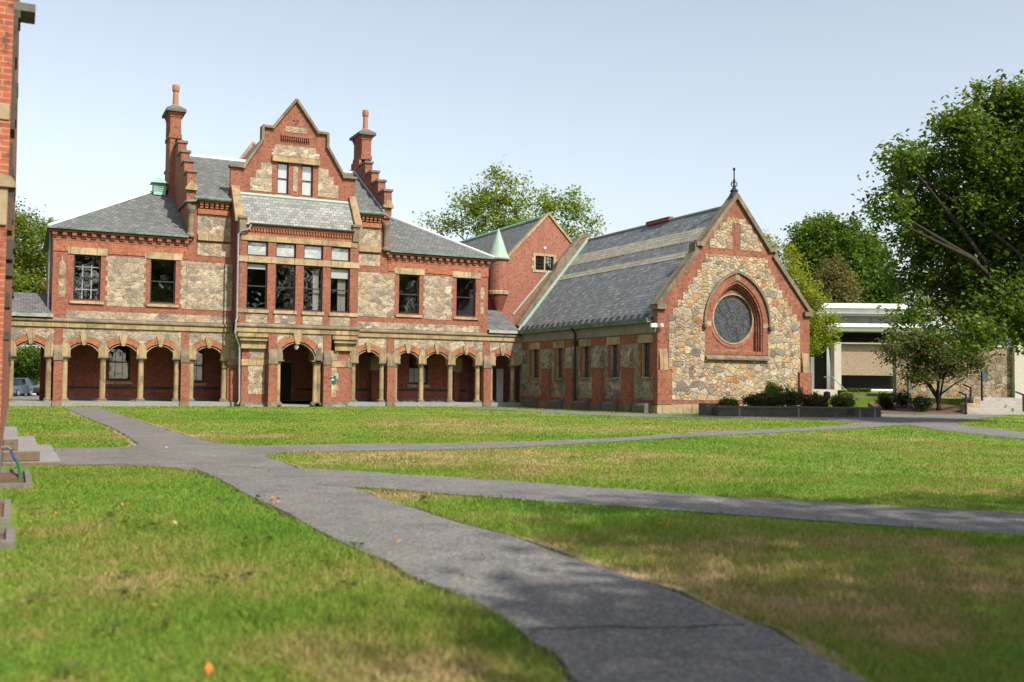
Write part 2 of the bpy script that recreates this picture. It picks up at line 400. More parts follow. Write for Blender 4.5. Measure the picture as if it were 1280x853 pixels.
M['brass'] = mat_noise('weathered brass', (0.32, 0.33, 0.28), (0.22, 0.24, 0.2), 20, None, 0, 0.4, 0, metal=0.6)

def mat_glass(name, tint=0.075, wave=0.3):
    t = NT(name)
    nt = t.nt
    tr = t.n('BsdfTransparent'); tr.inputs[0].default_value = (0.94, 0.95, 0.95, 1)
    gl = t.n('BsdfGlossy'); gl.inputs['Roughness'].default_value = 0.02; gl.inputs[0].default_value = (0.95, 0.97, 1, 1)
    n = t.noise(t.pos(), 0.9, 2, 0.5)
    bp = t.n('Bump'); bp.inputs['Strength'].default_value = wave; bp.inputs['Distance'].default_value = 0.05
    t.l(n, bp.inputs['Height']); t.l(bp.outputs[0], gl.inputs['Normal'])
    lw = t.n('LayerWeight'); lw.inputs['Blend'].default_value = 0.5; t.l(bp.outputs[0], lw.inputs['Normal'])
    f = t.math('MINIMUM', t.math('ADD', t.math('MULTIPLY', t.math('POWER', lw.outputs['Facing'], 5.0), 0.9), 0.045 + tint), 1.0)
    mx = t.n('MixShader'); t.l(f, mx.inputs[0]); t.l(tr.outputs[0], mx.inputs[1]); t.l(gl.outputs[0], mx.inputs[2])
    t.l(mx.outputs[0], t.out.inputs['Surface'])
    return t.mat
M['glass'] = mat_glass('window glass')
M['glass_green'] = mat_noise('tinted clerestory glass', (0.26, 0.32, 0.31), (0.33, 0.39, 0.375), 0.8, None, 0, 0.12, 0, 0.6)
M['glass_dark'] = mat_noise('dark glass', (0.008, 0.009, 0.012), (0.014, 0.015, 0.018), 0.8, None, 0, 0.08, 0, 0.5)

def mat_leaded(name):
    t = NT(name); uv = t.uv(); p = t.pos()
    v = t.n('TexVoronoi', feature='DISTANCE_TO_EDGE', voronoi_dimensions='2D'); v.inputs['Scale'].default_value = 7.0; t.l(uv, v.inputs['Vector'])
    w = t.n('TexVoronoi', voronoi_dimensions='2D'); w.inputs['Scale'].default_value = 7.0; t.l(uv, w.inputs['Vector'])
    sp = t.n('SeparateColor'); t.l(w.outputs['Color'], sp.inputs[0])
    c = t.ramp(sp.outputs[0], [(0, (0.02, 0.022, 0.03)), (0.35, (0.045, 0.05, 0.065)), (0.6, (0.03, 0.028, 0.035)), (0.8, (0.06, 0.045, 0.045)), (0.93, (0.035, 0.075, 0.07))], 'CONSTANT')
    c = t.mix(t.ramp(v.outputs['Distance'], [(0.03, (1, 1, 1)), (0.07, (0, 0, 0))]), c, (0.11, 0.108, 0.115))
    return t.fin(c, 0.35, 0.4)
M['leaded'] = mat_leaded('leaded glass')

# grass colour shared by the sheet and by the blades
DRY = []
for _px, _py, _r, _a in ((430, 835, 0.8, .12), (640, 845, .5, .09), (60, 745, .9, .08), (300, 720, 1.5, .05), (850, 690, 3.4, .06), (1120, 690, 4.0, .055), (1000, 800, 1.2, .08), (500, 622, 1.2, .16), (600, 530, 9.0, .09), (400, 573, 3.0, .12), (250, 545, 4.0, .10), (700, 578, 4.5, .07), (1000, 560, 8.0, .05), (150, 545, 2.0, .08)):
    _q = on_ground(_px, _py); DRY.append((_q.x, _q.y, _r, _a))
def grass_color(t, p, rnd=None):
    flat = t.scale(p, (1, 1, 0))
    big = t.noise(flat, 0.16, 3, 0.5)
    med = t.noise(flat, 0.75, 5, 0.62)
    str_ = t.noise(t.scale(flat, (0.55, 1.5, 0)), 1.0, 4, 0.6)
    fin_ = t.noise(flat, 3.2, 4, 0.65)
    d = t.math('ADD', t.math('MULTIPLY', big, 0.42), t.math('ADD', t.math('MULTIPLY', med, 0.42), t.math('ADD', t.math('MULTIPLY', str_, 0.22), t.math('MULTIPLY', fin_, 0.24))))
    sx = t.n('SeparateXYZ'); t.l(flat, sx.inputs[0])
    for (qx, qy, qr, qa) in DRY:
        w = t.math('ADD', t.math('POWER', t.math('SUBTRACT', sx.outputs[0], qx), 2.0), t.math('POWER', t.math('SUBTRACT', sx.outputs[1], qy), 2.0))
        f = t.math('MAXIMUM', t.math('SUBTRACT', 1.0, t.math('DIVIDE', w, qr * qr)), 0.0)
        d = t.math('ADD', d, t.math('MULTIPLY', f, qa))
    if rnd is not None: d = t.math('ADD', d, t.math('MULTIPLY', t.math('SUBTRACT', rnd, 0.5), 0.10))
    else: d = t.math('ADD', d, t.math('MULTIPLY', t.math('SUBTRACT', t.noise(p, 14.0, 4, 0.7), 0.5), 0.15))
    return t.ramp(d, [(0.48, (0.072, 0.175, 0.022)), (0.61, (0.140, 0.255, 0.034)), (0.70, (0.210, 0.275, 0.050)), (0.765, (0.275, 0.25, 0.09)), (0.83, (0.41, 0.32, 0.175)), (0.93, (0.48, 0.37, 0.215))])

t = NT('lawn turf'); p = t.pos()
c = grass_color(t, p)
fine = t.noise(p, 30.0, 4, 0.8)
c = t.mix(0.8, c, t.ramp(fine, [(0.3, (0.5, 0.5, 0.45)), (0.7, (1.45, 1.4, 1.3))]), 'MULTIPLY')
t.bump(fine, 0.8, 0.05)
M['turf'] = t.fin(c, 0.95, 0.1)

t = NT('grass blade'); p = t.pos(); g = t.n('NewGeometry')
c = grass_color(t, p, g.outputs['Random Per Island'])
br = t.ramp(g.outputs['Random Per Island'], [(0, (0.8, 0.8, 0.75)), (0.5, (1.1, 1.1, 1.0)), (1, (1.5, 1.45, 1.3))])
c = t.mix(1.0, c, br, 'MULTIPLY')
t.fin(c, 0.7, 0.2)
tl = t.n('BsdfTranslucent'); t.l(c, tl.inputs[0])
mx = t.n('MixShader'); mx.inputs[0].default_value = 0.5
t.l(t.b.outputs[0], mx.inputs[1]); t.l(tl.outputs[0], mx.inputs[2]); t.l(mx.outputs[0], t.out.inputs['Surface'])
M['blade'] = t.mat

t = NT('asphalt path'); p = t.pos()
a = t.noise(p, 130.0, 3, 0.8); b_ = t.noise(p, 0.7, 5, 0.6); d_ = t.noise(p, 40.0, 3, 0.8)
c = t.mix(t.ramp(b_, [(0.3, (0, 0, 0)), (0.7, (1, 1, 1))]), (0.112, 0.115, 0.115), (0.172, 0.171, 0.164))
e_ = t.noise(p, 2.6, 6, 0.75)
c = t.mix(0.8, c, t.ramp(e_, [(0.3, (0.72, 0.73, 0.75)), (0.5, (1, 1, 1)), (0.72, (1.32, 1.26, 1.18))]), 'MULTIPLY')
f_ = t.n('TexVoronoi'); f_.inputs['Scale'].default_value = 60.0; t.l(p, f_.inputs['Vector'])
fs = t.n('SeparateColor'); t.l(f_.outputs['Color'], fs.inputs[0])
c = t.mix(0.7, c, t.ramp(fs.outputs[0], [(0, (0.5, 0.5, 0.52)), (0.7, (1.0, 1.0, 1.0)), (0.9, (1.9, 1.8, 1.65))]), 'MULTIPLY')
c = t.mix(0.75, c, t.ramp(a, [(0.3, (0.45, 0.45, 0.46)), (0.7, (1.6, 1.55, 1.5))]), 'MULTIPLY')
c = t.mix(0.5, c, t.ramp(d_, [(0.3, (0.6, 0.6, 0.6)), (0.7, (1.4, 1.4, 1.4))]), 'MULTIPLY')
t.bump(a, 0.6, 0.006)
M['asphalt'] = t.fin(c, 0.9, 0.25)
M['crack'] = mat_noise('crack filler', (0.03, 0.028, 0.026), (0.05, 0.047, 0.042), 20, None, 0, 0.9, 0.2)
M['soil'] = mat_noise('dry soil and straw', (0.23, 0.165, 0.095), (0.33, 0.25, 0.15), 3.5, (0.10, 0.085, 0.035), 0.8, 0.95, 0.4, 0.1)
M['edge_soil_shade'] = mat_noise('edge soil and painted shade', (0.035, 0.028, 0.02), (0.07, 0.055, 0.04), 12, None, 0, 0.95, 0.5, 0.1)  # soil colour kept dark to include the shadow in the edge gap
M['mulch'] = mat_noise('bark mulch', (0.10, 0.06, 0.04), (0.17, 0.11, 0.07), 9, (0.05, 0.035, 0.025), 0.6, 0.95, 0.6, 0.1)

def mat_leaf(name, dark, mid, lite, accent=None, af=0.94, trans=0.35):
    t = NT(name); g = t.n('NewGeometry'); p = g.outputs['Position']
    n = t.noise(p, 0.45, 3, 0.6)
    v = t.math('ADD', t.math('MULTIPLY', n, 0.75), t.math('MULTIPLY', g.outputs['Random Per Island'], 0.42))
    st = [(0.30, dark), (0.58, mid), (0.82, lite)]
    c = t.ramp(v, st)
    if accent is not None:
        c = t.mix(t.math('GREATER_THAN', g.outputs['Random Per Island'], af), c, accent)
    t.fin(c, 0.55, 0.35)
    tl = t.n('BsdfTranslucent'); t.l(t.mix(1.0, c, (1.25, 1.2, 0.6), 'MULTIPLY'), tl.inputs[0])
    mx = t.n('MixShader'); mx.inputs[0].default_value = trans
    t.l(t.b.outputs[0], mx.inputs[1]); t.l(tl.outputs[0], mx.inputs[2]); t.l(mx.outputs[0], t.out.inputs['Surface'])
    return t.mat
M['leaf_oak'] = mat_leaf('dark green leaves', (0.042, 0.088, 0.014), (0.085, 0.150, 0.022), (0.175, 0.225, 0.036), (0.20, 0.17, 0.04), 0.985, 0.5)
M['leaf_maple'] = mat_leaf('deep green leaves', (0.036, 0.090, 0.012), (0.07, 0.14, 0.015), (0.16, 0.20, 0.025), (0.22, 0.17, 0.035), 0.98, 0.45)
M['leaf_yellow'] = mat_leaf('yellow green leaves', (0.12, 0.18, 0.016), (0.22, 0.27, 0.022), (0.33, 0.34, 0.04), (0.36, 0.28, 0.09), 0.95, 0.5)
M['leaf_olive'] = mat_leaf('olive leaves', (0.075, 0.075, 0.022), (0.12, 0.115, 0.035), (0.17, 0.155, 0.05))
M['leaf_airy'] = mat_leaf('light green leaves', (0.12, 0.175, 0.028), (0.20, 0.27, 0.04), (0.30, 0.36, 0.06), (0.26, 0.22, 0.06), 0.97, 0.5)
M['leaf_left'] = mat_leaf('mid green leaves', (0.07, 0.115, 0.016), (0.14, 0.20, 0.026), (0.24, 0.28, 0.04), (0.36, 0.19, 0.03), 0.96, 0.45)
M['leaf_plum'] = mat_leaf('green and russet leaves', (0.036, 0.072, 0.014), (0.07, 0.12, 0.02), (0.14, 0.17, 0.035), (0.26, 0.14, 0.085), 0.80)
M['leaf_shrub'] = mat_leaf('shrub leaves', (0.025, 0.05, 0.012), (0.05, 0.085, 0.018), (0.12, 0.13, 0.03), (0.13, 0.06, 0.045), 0.85)
M['leaf_shrub_red'] = mat_leaf('reddish shrub leaves', (0.05, 0.05, 0.018), (0.09, 0.085, 0.03), (0.14, 0.12, 0.05), (0.16, 0.06, 0.05), 0.7)
M['leaf_hedge'] = mat_leaf('hedge leaves', (0.04, 0.075, 0.012), (0.08, 0.12, 0.018), (0.14, 0.16, 0.03))
M['leaf_dark'] = mat_leaf('dark shrub leaves', (0.010, 0.022, 0.007), (0.02, 0.04, 0.011), (0.04, 0.06, 0.016))
M['leaf_fallen'] = mat_leaf('fallen leaves', (0.30, 0.17, 0.05), (0.42, 0.25, 0.09), (0.5, 0.35, 0.16), (0.55, 0.16, 0.02), 0.7, 0.15)
M['bark'] = mat_noise('bark', (0.10, 0.085, 0.065), (0.05, 0.042, 0.034), 6, (0.15, 0.13, 0.10), 0.5, 0.95, 0.8, 0.1, (1, 1, 0.3))
M['bark_dark'] = mat_noise('dark bark', (0.055, 0.045, 0.036), (0.028, 0.024, 0.02), 6, None, 0, 0.95, 0.8, 0.1, (1, 1, 0.3))
# ------------------------------------------------------------------ ground and paths
g = MB()
g.add([(-400, -150, 0), (900, -150, 0), (900, 1100, 0), (-400, 1100, 0)], [(0, 1, 2, 3)])
g.build('lawn', M['turf'], kind='structure', label='mown green lawn with dry straw patches', cat='lawn')

PATH_PX = [(66, 561), (165, 559.5), (174, 555), (160, 546), (140, 535), (112, 524), (82, 510.5), (127, 510), (160, 522), (212, 539), (250, 550), (272, 555), (320, 558.5), (445, 556), (570, 555), (640, 554), (780, 547.5), (905, 539), (1030, 534.5), (1070, 530.5), (1077, 528.6), (1030, 525.3), (955, 523.9), (780, 521), (690, 517), (640, 513.5), (575, 510.6),
           (600, 509.6), (690, 513.5), (780, 517.6), (880, 519.5), (900, 521), (1101, 522.5), (1102, 512.5), (1112, 512), (1120, 515.5), (1145, 519.5), (1185, 516), (1207, 513.5), (1282, 515.5), (1262, 518), (1247, 520.5), (1192, 527), (1200, 531.5), (1280, 541), (1400, 555), (1400, 566), (1280, 549.5), (1172, 538), (1135, 531), (1097, 534), (1005, 539.5), (880, 545.5), (780, 551.5), (640, 560), (570, 562.5), (445, 564), (360, 566.5), (330, 569.5), (345, 576), (370, 586), (445, 590), (520, 595.5), (640, 602.5), (900, 622), (1280, 643.5), (1420, 652),
           (1420, 690), (1280, 671), (900, 643), (640, 624.5), (520, 615.5), (480, 611.5), (440, 610), (447, 613), (470, 622), (520, 637), (570, 654), (640, 671.5), (690, 691), (740, 707), (790, 724), (840, 741), (890, 762), (927, 776), (960, 787), (1080, 855), (1230, 950), (1400, 1080), (1000, 1180), (800, 960), (722, 855), (708, 835), (694, 818), (670, 808), (640, 782), (545, 734), (455, 692), (417, 674), (390, 660), (365, 645), (342, 634), (320, 624), (282, 604), (269, 597), (245, 590), (200, 584), (150, 581.5), (75, 582)]

def jag(poly, step, amp, rng):
    out = []
    n = len(poly)
    for i in range(n):
        a = Vector(poly[i]); b = Vector(poly[(i + 1) % n]); L = (b - a).length
        k = max(1, min(60, int(L / step)))
        d = (b - a).normalized() if L > 1e-6 else Vector((1, 0)); nn = Vector((-d.y, d.x))
        for j in range(k):
            p = a.lerp(b, j / k)
            o = rng.normal(0, amp) if j else 0.0
            p = p + nn * o
            out.append((p.x, p.y))
    return out
rj = np.random.default_rng(5)
PATH = [tuple(on_ground(x, y).xy) for x, y in PATH_PX]
PATHJ = jag(PATH, 0.45, 0.022, rj)
pm = MB(); pm.xy(PATHJ, -0.05, 0.012)
path = pm.build('path', M['asphalt'], kind='structure', label='worn grey asphalt footpaths crossing the lawn', cat='path')
ck = MB()
def crack(pts, w):
    for i in range(len(pts) - 1):
        a = Vector(pts[i]); b = Vector(pts[i + 1]); d = (b - a).normalized(); nn = Vector((-d.y, d.x)) * w * random.uniform(0.6, 1.3)
        ck.add([(a.x - nn.x, a.y - nn.y, 0.0165), (b.x - nn.x, b.y - nn.y, 0.0165), (b.x + nn.x, b.y + nn.y, 0.0165), (a.x + nn.x, a.y + nn.y, 0.0165)], [(0, 1, 2, 3)])
for px, w in (([(662, 789.5), (700, 788.5), (760, 786), (800, 788), (860, 787), (900, 784.5), (931, 784)], 0.012),
              ([(75, 583), (150, 584), (230, 587), (300, 584.5), (330, 587), (372, 587)], 0.014),
              ([(395, 606), (420, 609), (441, 610)], 0.012), ([(240, 587), (262, 594)], 0.012)):
    crack([tuple(on_ground(x, y).xy) for x, y in px], w)
ck.build('crack', M['crack'], path)

# dry strip of bare soil and straw along the path edges
vg = MB()
n = len(PATHJ)
area = sum(PATHJ[i][0] * PATHJ[(i + 1) % n][1] - PATHJ[(i + 1) % n][0] * PATHJ[i][1] for i in range(n))
sgn = 1.0 if area > 0 else -1.0
inner = []; outer = []; lip = []
wv = 0.18
for i in range(n):
    a = Vector(PATHJ[i - 1]); b = Vector(PATHJ[(i + 1) % n]); d = (b - a)
    d = d.normalized() if d.length > 1e-6 else Vector((1, 0))
    nn = Vector((d.y, -d.x)) * sgn
    wv = 0.9 * wv + 0.1 * rj.normal(0.02, 0.55)
    p = Vector(PATHJ[i])
    inner.append(p - nn * 0.10); outer.append(p + nn * (0.03 + max(0.0, min(0.38, wv)))); lip.append(p + nn * max(0.004, rj.normal(0.042, 0.03)))
for i in range(n):
    j = (i + 1) % n
    vg.add([(inner[i].x, inner[i].y, 0.004), (inner[j].x, inner[j].y, 0.004), (outer[j].x, outer[j].y, 0.004), (outer[i].x, outer[i].y, 0.004)], [(0, 1, 2, 3)])
lm = MB()  # dark strip: soil and the path edge's shadow line, painted as colour
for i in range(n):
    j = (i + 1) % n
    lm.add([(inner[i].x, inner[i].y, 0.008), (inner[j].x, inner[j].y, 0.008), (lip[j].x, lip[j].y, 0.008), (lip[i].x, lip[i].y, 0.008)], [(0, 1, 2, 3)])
lm.build('edge_soil_shade', M['edge_soil_shade'], kind='structure', label='dark crumbling soil and painted shadow line where the paths meet the grass', cat='soil')
VERGE = [(p.x, p.y) for p in outer]
vg.build('soil_verge', M['soil'], kind='structure', label='dry bare soil along the edges of the footpaths', cat='verge')

# ------------------------------------------------------------------ main building
FY = 62.34
def Y(d): return FY - d      # d metres in front of the arcade wall
main = thing('college_hall', 'long brick and stone hall with arcade, stepped gables and two tall chimneys', 'building', (15.3, FY, 0))

def sash_window(parent, x0, x1, z0, z1, d, bars=0, blind=0.0, sill=None, lintel=None, curtain=0, upper=None, rail=0.5, lattice=False):
    """a window recessed in a wall whose face is at d; black sash frame, panes, stone sill and lintel"""
    f = MB(); y = Y(d - 0.2)
    w = 0.07
    f.box(x0, x0 + w, y - .05, y + .05, z0, z1); f.box(x1 - w, x1, y - .05, y + .05, z0, z1)
    f.box(x0 + w, x1 - w, y - .05, y + .05, z0, z0 + .09); f.box(x0 + w, x1 - w, y - .05, y + .05, z1 - w, z1)
    zm = z0 + (z1 - z0) * rail
    if rail: f.box(x0 + w, x1 - w, y - .045, y + .045, zm - .035, zm + .035)
    for k in range(1, bars + 1):
        xx = x0 + (x1 - x0) * k / (bars + 1)
        f.box(xx - .012, xx + .012, y - .02, y + .03, z0 + .09, z1 - w)
    win = f.build('window', M['frame'], parent)
    p = MB(); p.add([(x0 + w, y + .01, z0 + .09), (x1 - w, y + .01, z0 + .09), (x1 - w, y + .01, z1 - w), (x0 + w, y + .01, z1 - w)], [(0, 1, 2, 3)]); p.build('pane', M['glass'], win)
    if lattice:
        b = MB()
        for k in (1, 2):
            xx = x0 + (x1 - x0) * k / 3; b.box(xx - .03, xx + .03, y + .04, y + .06, z0 + .1, zm + .75)
        for zz in (z0 + .62, zm + .62): b.box(x0 + .1, x1 - .1, y + .065, y + .085, zz - .03, zz + .03)
        b.build('inner_bars', M['white_lattice'], win)
    if blind < 0:
        b = MB(); b.box(x0 + w, x1 - w, y + .022, y + .04, z0 + .09, z0 + (z1 - z0) * -blind); b.build('blind', M['blind'], win)
    elif blind:
        b = MB(); b.box(x0 + w, x1 - w, y + .022, y + .04, z1 - w - (z1 - z0 - .16) * blind, z1 - w); b.build('blind', M['blind'], win)
    if curtain:
        b = MB()
        for k in range(5):
            xa = x1 - .1 - curtain + k * curtain / 5
            b.lathe(xa, y + .3, [(.06, z0 + .05), (.06, z1 - .1)], 8)
        b.build('curtain', M['curtain'], win)
    if sill:
        s = MB(); xa, xb, za, zb = sill
        s.yz([(Y(d - .16), za), (Y(d + .10), za), (Y(d + .10), zb - .05), (Y(d - .16), zb)], xa, xb); s.build('sill', M['sand_pale'], win)
    if lintel:
        s = MB(); xa, xb, za, zb = lintel
        s.box(xa, xb, Y(d + .05), Y(d - .2), za, zb); s.build('lintel', M['sand_pale'], win)
    return win

# ---- arcade arches
ZS, RISE, HW = 3.05, 0.43, 0.77
def arc(cx, hw=HW, rise=RISE, zs=ZS, n=10, pt=0.04):
    R = (hw * hw + rise * rise) / (2 * rise); zc = zs + rise - R; a0 = math.asin(min(1, hw / R))
    out = []
    for i in range(n + 1):
        a = -a0 + 2 * a0 * i / n
        out.append((cx + R * math.sin(a), zc + R * math.cos(a) + pt * (1 - abs(a) / a0)))
    return out, R, zc, a0

def arch_parts(parent, cx, hw=HW, rise=RISE, zs=ZS, d=0.0, deep=0.45, ring=0.5, a1=44):
    pts, R, zc, a0 = arc(cx, hw, rise, zs)
    b = MB()
    def pt(r, a): return (cx + r * math.sin(a), zc + r * math.cos(a))
    k1 = math.radians(7.5)
    e = math.radians(a1)
    for s in (-1, 1):
        n = 9
        A = [s * (k1 + (e - k1) * i / n) for i in range(n + 1)]
        b.xz([pt(R + .13, a) for a in A] + [pt(R + ring, a) for a in reversed(A)], Y(d + .05), Y(d - .1))
        A2 = [s * (0.02 + (a0 - .02) * i / n) for i in range(n + 1)]
        b.xz([pt(R + .005, a) for a in A2] + [pt(R + .13, a) for a in reversed(A2)], Y(d - .08), Y(d - deep + .03))
        b.xz([pt(R + .06, a) for a in A2] + [pt(R + .128, a) for a in reversed(A2)], Y(d + .0), Y(d - .075))
        for q in range(6):
            a = s * (k1 + .04 + (e - k1 - .1) * q / 5 + random.uniform(-.012, .012)); w = 0.028
            b.xz([pt(R + ring - .14, a - w), pt(R + ring - .14, a + w), pt(R + ring + .004, a + w), pt(R + ring + .004, a - w)], Y(d + .054), Y(d), m=1)
    o = b.build('arch', [M['brick_frieze'], M['sand_dark']], parent)
    k = MB()
    k.xz([pt(R - .03, -k1 * .75), pt(R - .03, k1 * .75), pt(R + ring + .1, k1 * 1.15), pt(R + ring + .13, 0), pt(R + ring + .1, -k1 * 1.15)], Y(d + .11), Y(d - .2))
    k.build('keystone', M['sand'], o)
    return o

def column(parent, x, d=-0.22, z0=0.27, zc=2.57, r=0.165, spring=True, half=None):
    y = Y(d)
    c = MB(); c.lathe(x, y, [(r, z0 + .18), (r * 1.02, z0 + .8), (r * .95, zc)], 14)
    o = c.build('column', M['sand'], parent)
    me = o.data
    b = MB(); b.box(x - .25, x + .25, y - .25, y + .25, z0 - .02, z0 + .09); b.lathe(x, y, [(.24, z0 + .09), (.25, z0 + .13), (.2, z0 + .19)], 14)
    b.build('column_base', M['sand_dark'], o)
    k = MB(); k.lathe(x, y, [(r, zc - .06), (r * 1.15, zc - .03), (r * 1.05, zc), (r * 1.5, zc + .13), (.275, zc + .17)], 14); k.box(x - .29, x + .29, y - .29, y + .25, zc + .17, zc + .25)
    k.build('capital', M['sand_dark'], o)
    if spring:
        s = MB()
        s.xz([(x - .26, zc + .25), (x + .26, zc + .25), (x + .262, ZS), (x + .285, ZS + .18), (x + .13, ZS + .55), (x - .13, ZS + .55), (x - .285, ZS + .18), (x - .262, ZS)], Y(.07), Y(-.2))
        s.build('springer', M['sand'], o)
    return o

def pier(parent, x0, x1, d0=0.0, d1=0.25, z0=0.0, top=4.42, sidegap=0.0):
    b = MB(); b.box(x0, x1, Y(d1), Y(d0 - .4), .3, 2.57)
    o = b.build('pier', M['brick'], parent)
    s = MB(); s.box(x0 - .03, x1 + .03, Y(d1 + .05), Y(d0 - .42), z0, .3); s.build('pier_base', M['sand_dark'], o)
    s = MB(); s.box(x0 - .025, x1 + .025, Y(d1 + .04), Y(d0 - .41), 2.57, 2.83)
    s.yz([(Y(d0 - .38), 2.83), (Y(d1 + .0), 2.83), (Y(d1 - .03), 3.0), (Y(d0 + .05), 3.42), (Y(d0 - .38), 3.42)], x0 + .005, x1 - .005)
    s.build('pier_cap', M['sand_dark'], o)
    if top:
        s = MB(); s.box(x0, x1, Y(d0 + .035), Y(d0 - .1), 3.42, top); s.build('brick_strip', M['brick'], o)
    return o

A_L = [3.59, 5.66, 7.70]; A_L2 = [10.45]; A_0 = [0.87]
A_R0 = [20.33]; A_R = [22.99, 25.04, 27.08]; A_R2 = [29.78]
def arcade_wall(x0, x1, centers):
    P = [(x0, 4.43), (x0, 2.82)]
    for c in centers:
        P += [(c - HW, 2.82)] + arc(c)[0] + [(c + HW, 2.82)]
    P += [(x1, 2.82), (x1, 4.43)]
    m = MB(); m.xz(P, Y(0), Y(-.45))
    return m
m = arcade_wall(-0.6, 12.24, A_0 + A_L + A_L2); m.build('arcade_wall', M['stone'], main)
m = arcade_wall(18.7, 31.33, A_R0 + A_R + A_R2); m.build('arcade_wall', M['stone'], main)
for c in A_0 + A_L + A_L2 + A_R0 + A_R + A_R2: arch_parts(main, c)
for x in (-0.10, 4.63, 6.68, 24.01, 26.06): column(main, x)
for x in (1.83, 2.63, 8.68, 9.48, 11.40, 19.40, 21.31, 22.20, 28.04, 29.0, 30.68): column(main, x)
pier(main, 2.05, 2.49); pier(main, 8.86, 9.31); pier(main, 21.54, 22.05); pier(main, 28.32, 28.84)
# floors, plinths, rear walls of the arcade
m = MB(); m.box(-1.0, 12.4, Y(.16), 66.2, 0.0, .27); m.box(18.5, 31.25, Y(.16), 66.2, 0.0, .27); m.box(12.4, 18.5, Y(1.2), 66.2, 0, .12)
m.build('arcade_floor', M['granite'], main)
for xa, xb in ((11.56, 12.24), (18.72, 19.2)): m = MB(); m.box(xa, xb, Y(0), Y(-.45), .3, 2.45); m.build('brick_panel', M['brick'], main)
for xa, xb in ((11.54, 12.3), (18.7, 19.22)): m = MB(); m.box(xa, xb, Y(.05), Y(-.4), 2.45, 2.83); m.build('impost_band', M['sand'], main)
BY = 65.3
bw = [(5.12, 6.35, 1.5, 3.66), (9.4, 10.68, 1.45, 3.48), (24.2, 25.55, 1.48, 3.65)]
m = MB(); m.xz([(1.9, .27), (28.6, .27), (28.6, 5.0), (1.9, 5.0)], BY, BY + .4, [rect(*w) for w in bw] + [rect(14.3, 16.3, .3, 2.9)]); m.box(28.2, 28.6, BY + .4, 74, .27, 5.0)
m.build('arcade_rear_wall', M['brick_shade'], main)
m = MB(); m.box(1.9, 14.2, BY - .06, BY + .02, .27, .5); m.box(16.4, 28.5, BY - .06, BY + .02, .27, .5); m.build('skirting', M['granite_dark'], main)
m = MB()
for xa, xb in ((1.9, 5.0), (5.0, 14.2), (16.4, 28.5)): m.box(xa + .002, xb - .002, BY - .012, BY + .02, .97, 1.12)
m.build('dark_brick_band', M['iron'], main)
for i, (a, b_, c_, e_) in enumerate(bw):
    sash_window(main, a, b_, c_, e_, -(BY - FY), bars=2, blind=-0.5 if i != 1 else 0, sill=(a - .15, b_ + .15, c_ - .24, c_ - .02))
for xp in (21.6, 27.55):
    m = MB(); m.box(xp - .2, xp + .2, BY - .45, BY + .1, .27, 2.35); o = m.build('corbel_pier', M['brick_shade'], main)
    m = MB(); m.yz([(BY + .1, 2.3), (BY - .5, 2.35), (BY - .62, 2.75), (BY - .62, 3.3), (BY + .1, 3.3)], xp - .32, xp + .32); m.build('corbel', M['sand'], o)
m = MB(); m.box(14.3, 14.42, BY + .1, BY + .2, .27, 2.9); m.box(16.18, 16.3, BY + .1, BY + .2, .27, 2.9); m.box(14.42, 16.18, BY + .1, BY + .2, 2.75, 2.9); m.box(15.26, 15.34, BY + .1, BY + .2, .27, 2.75)
o = m.build('door', M['sand_dark'], main)
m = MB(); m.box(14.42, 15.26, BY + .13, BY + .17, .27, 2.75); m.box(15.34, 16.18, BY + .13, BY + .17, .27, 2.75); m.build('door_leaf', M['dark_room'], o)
m = MB(); m.box(28.6, 31.2, 66.1, 66.4, .27, 5.0); m.build('passage_rear_wall', M['brick_shade'], main)
m = MB(); m.box(30.75, 31.25, 65.2, 65.32, .27, 2.6); m.build('passage_door', M['white'], main)
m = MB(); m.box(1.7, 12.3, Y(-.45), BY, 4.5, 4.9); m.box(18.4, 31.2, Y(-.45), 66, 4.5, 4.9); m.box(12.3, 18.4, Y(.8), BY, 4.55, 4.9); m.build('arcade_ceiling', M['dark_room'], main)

# ---- string course
def string(x0, x1, d, name='string_course'):
    m = MB(); m.box(x0, x1, Y(d + .10), Y(d - .3), 4.43, 4.70); o = m.build(name, M['sand'], main)
    m = MB(); m.yz([(Y(d - .3), 4.70), (Y(d + .13), 4.70), (Y(d + .19), 4.75), (Y(d + .19), 4.82), (Y(d + .02), 4.94), (Y(d - .3), 4.94)], x0, x1); m.build('string_moulding', M['sand_dark'], o)
    return o
string(-0.7, 11.8, 0.0); string(19.15, 31.28, 0.0)
o = string(11.70, 19.22, 1.5)
for xa, xb in ((11.78, 13.62), (17.48, 19.15)):
    m = MB(); m.box(xa + .06, xb, Y(1.53), Y(.02), 4.14, 4.428); m.box(xa + .2, xb, Y(1.42), Y(.02), 3.92, 4.138); m.box(xa + .32, xb, Y(1.22), Y(.02), 3.46, 3.918)
    m.build('corbel_course', M['sand'], o)

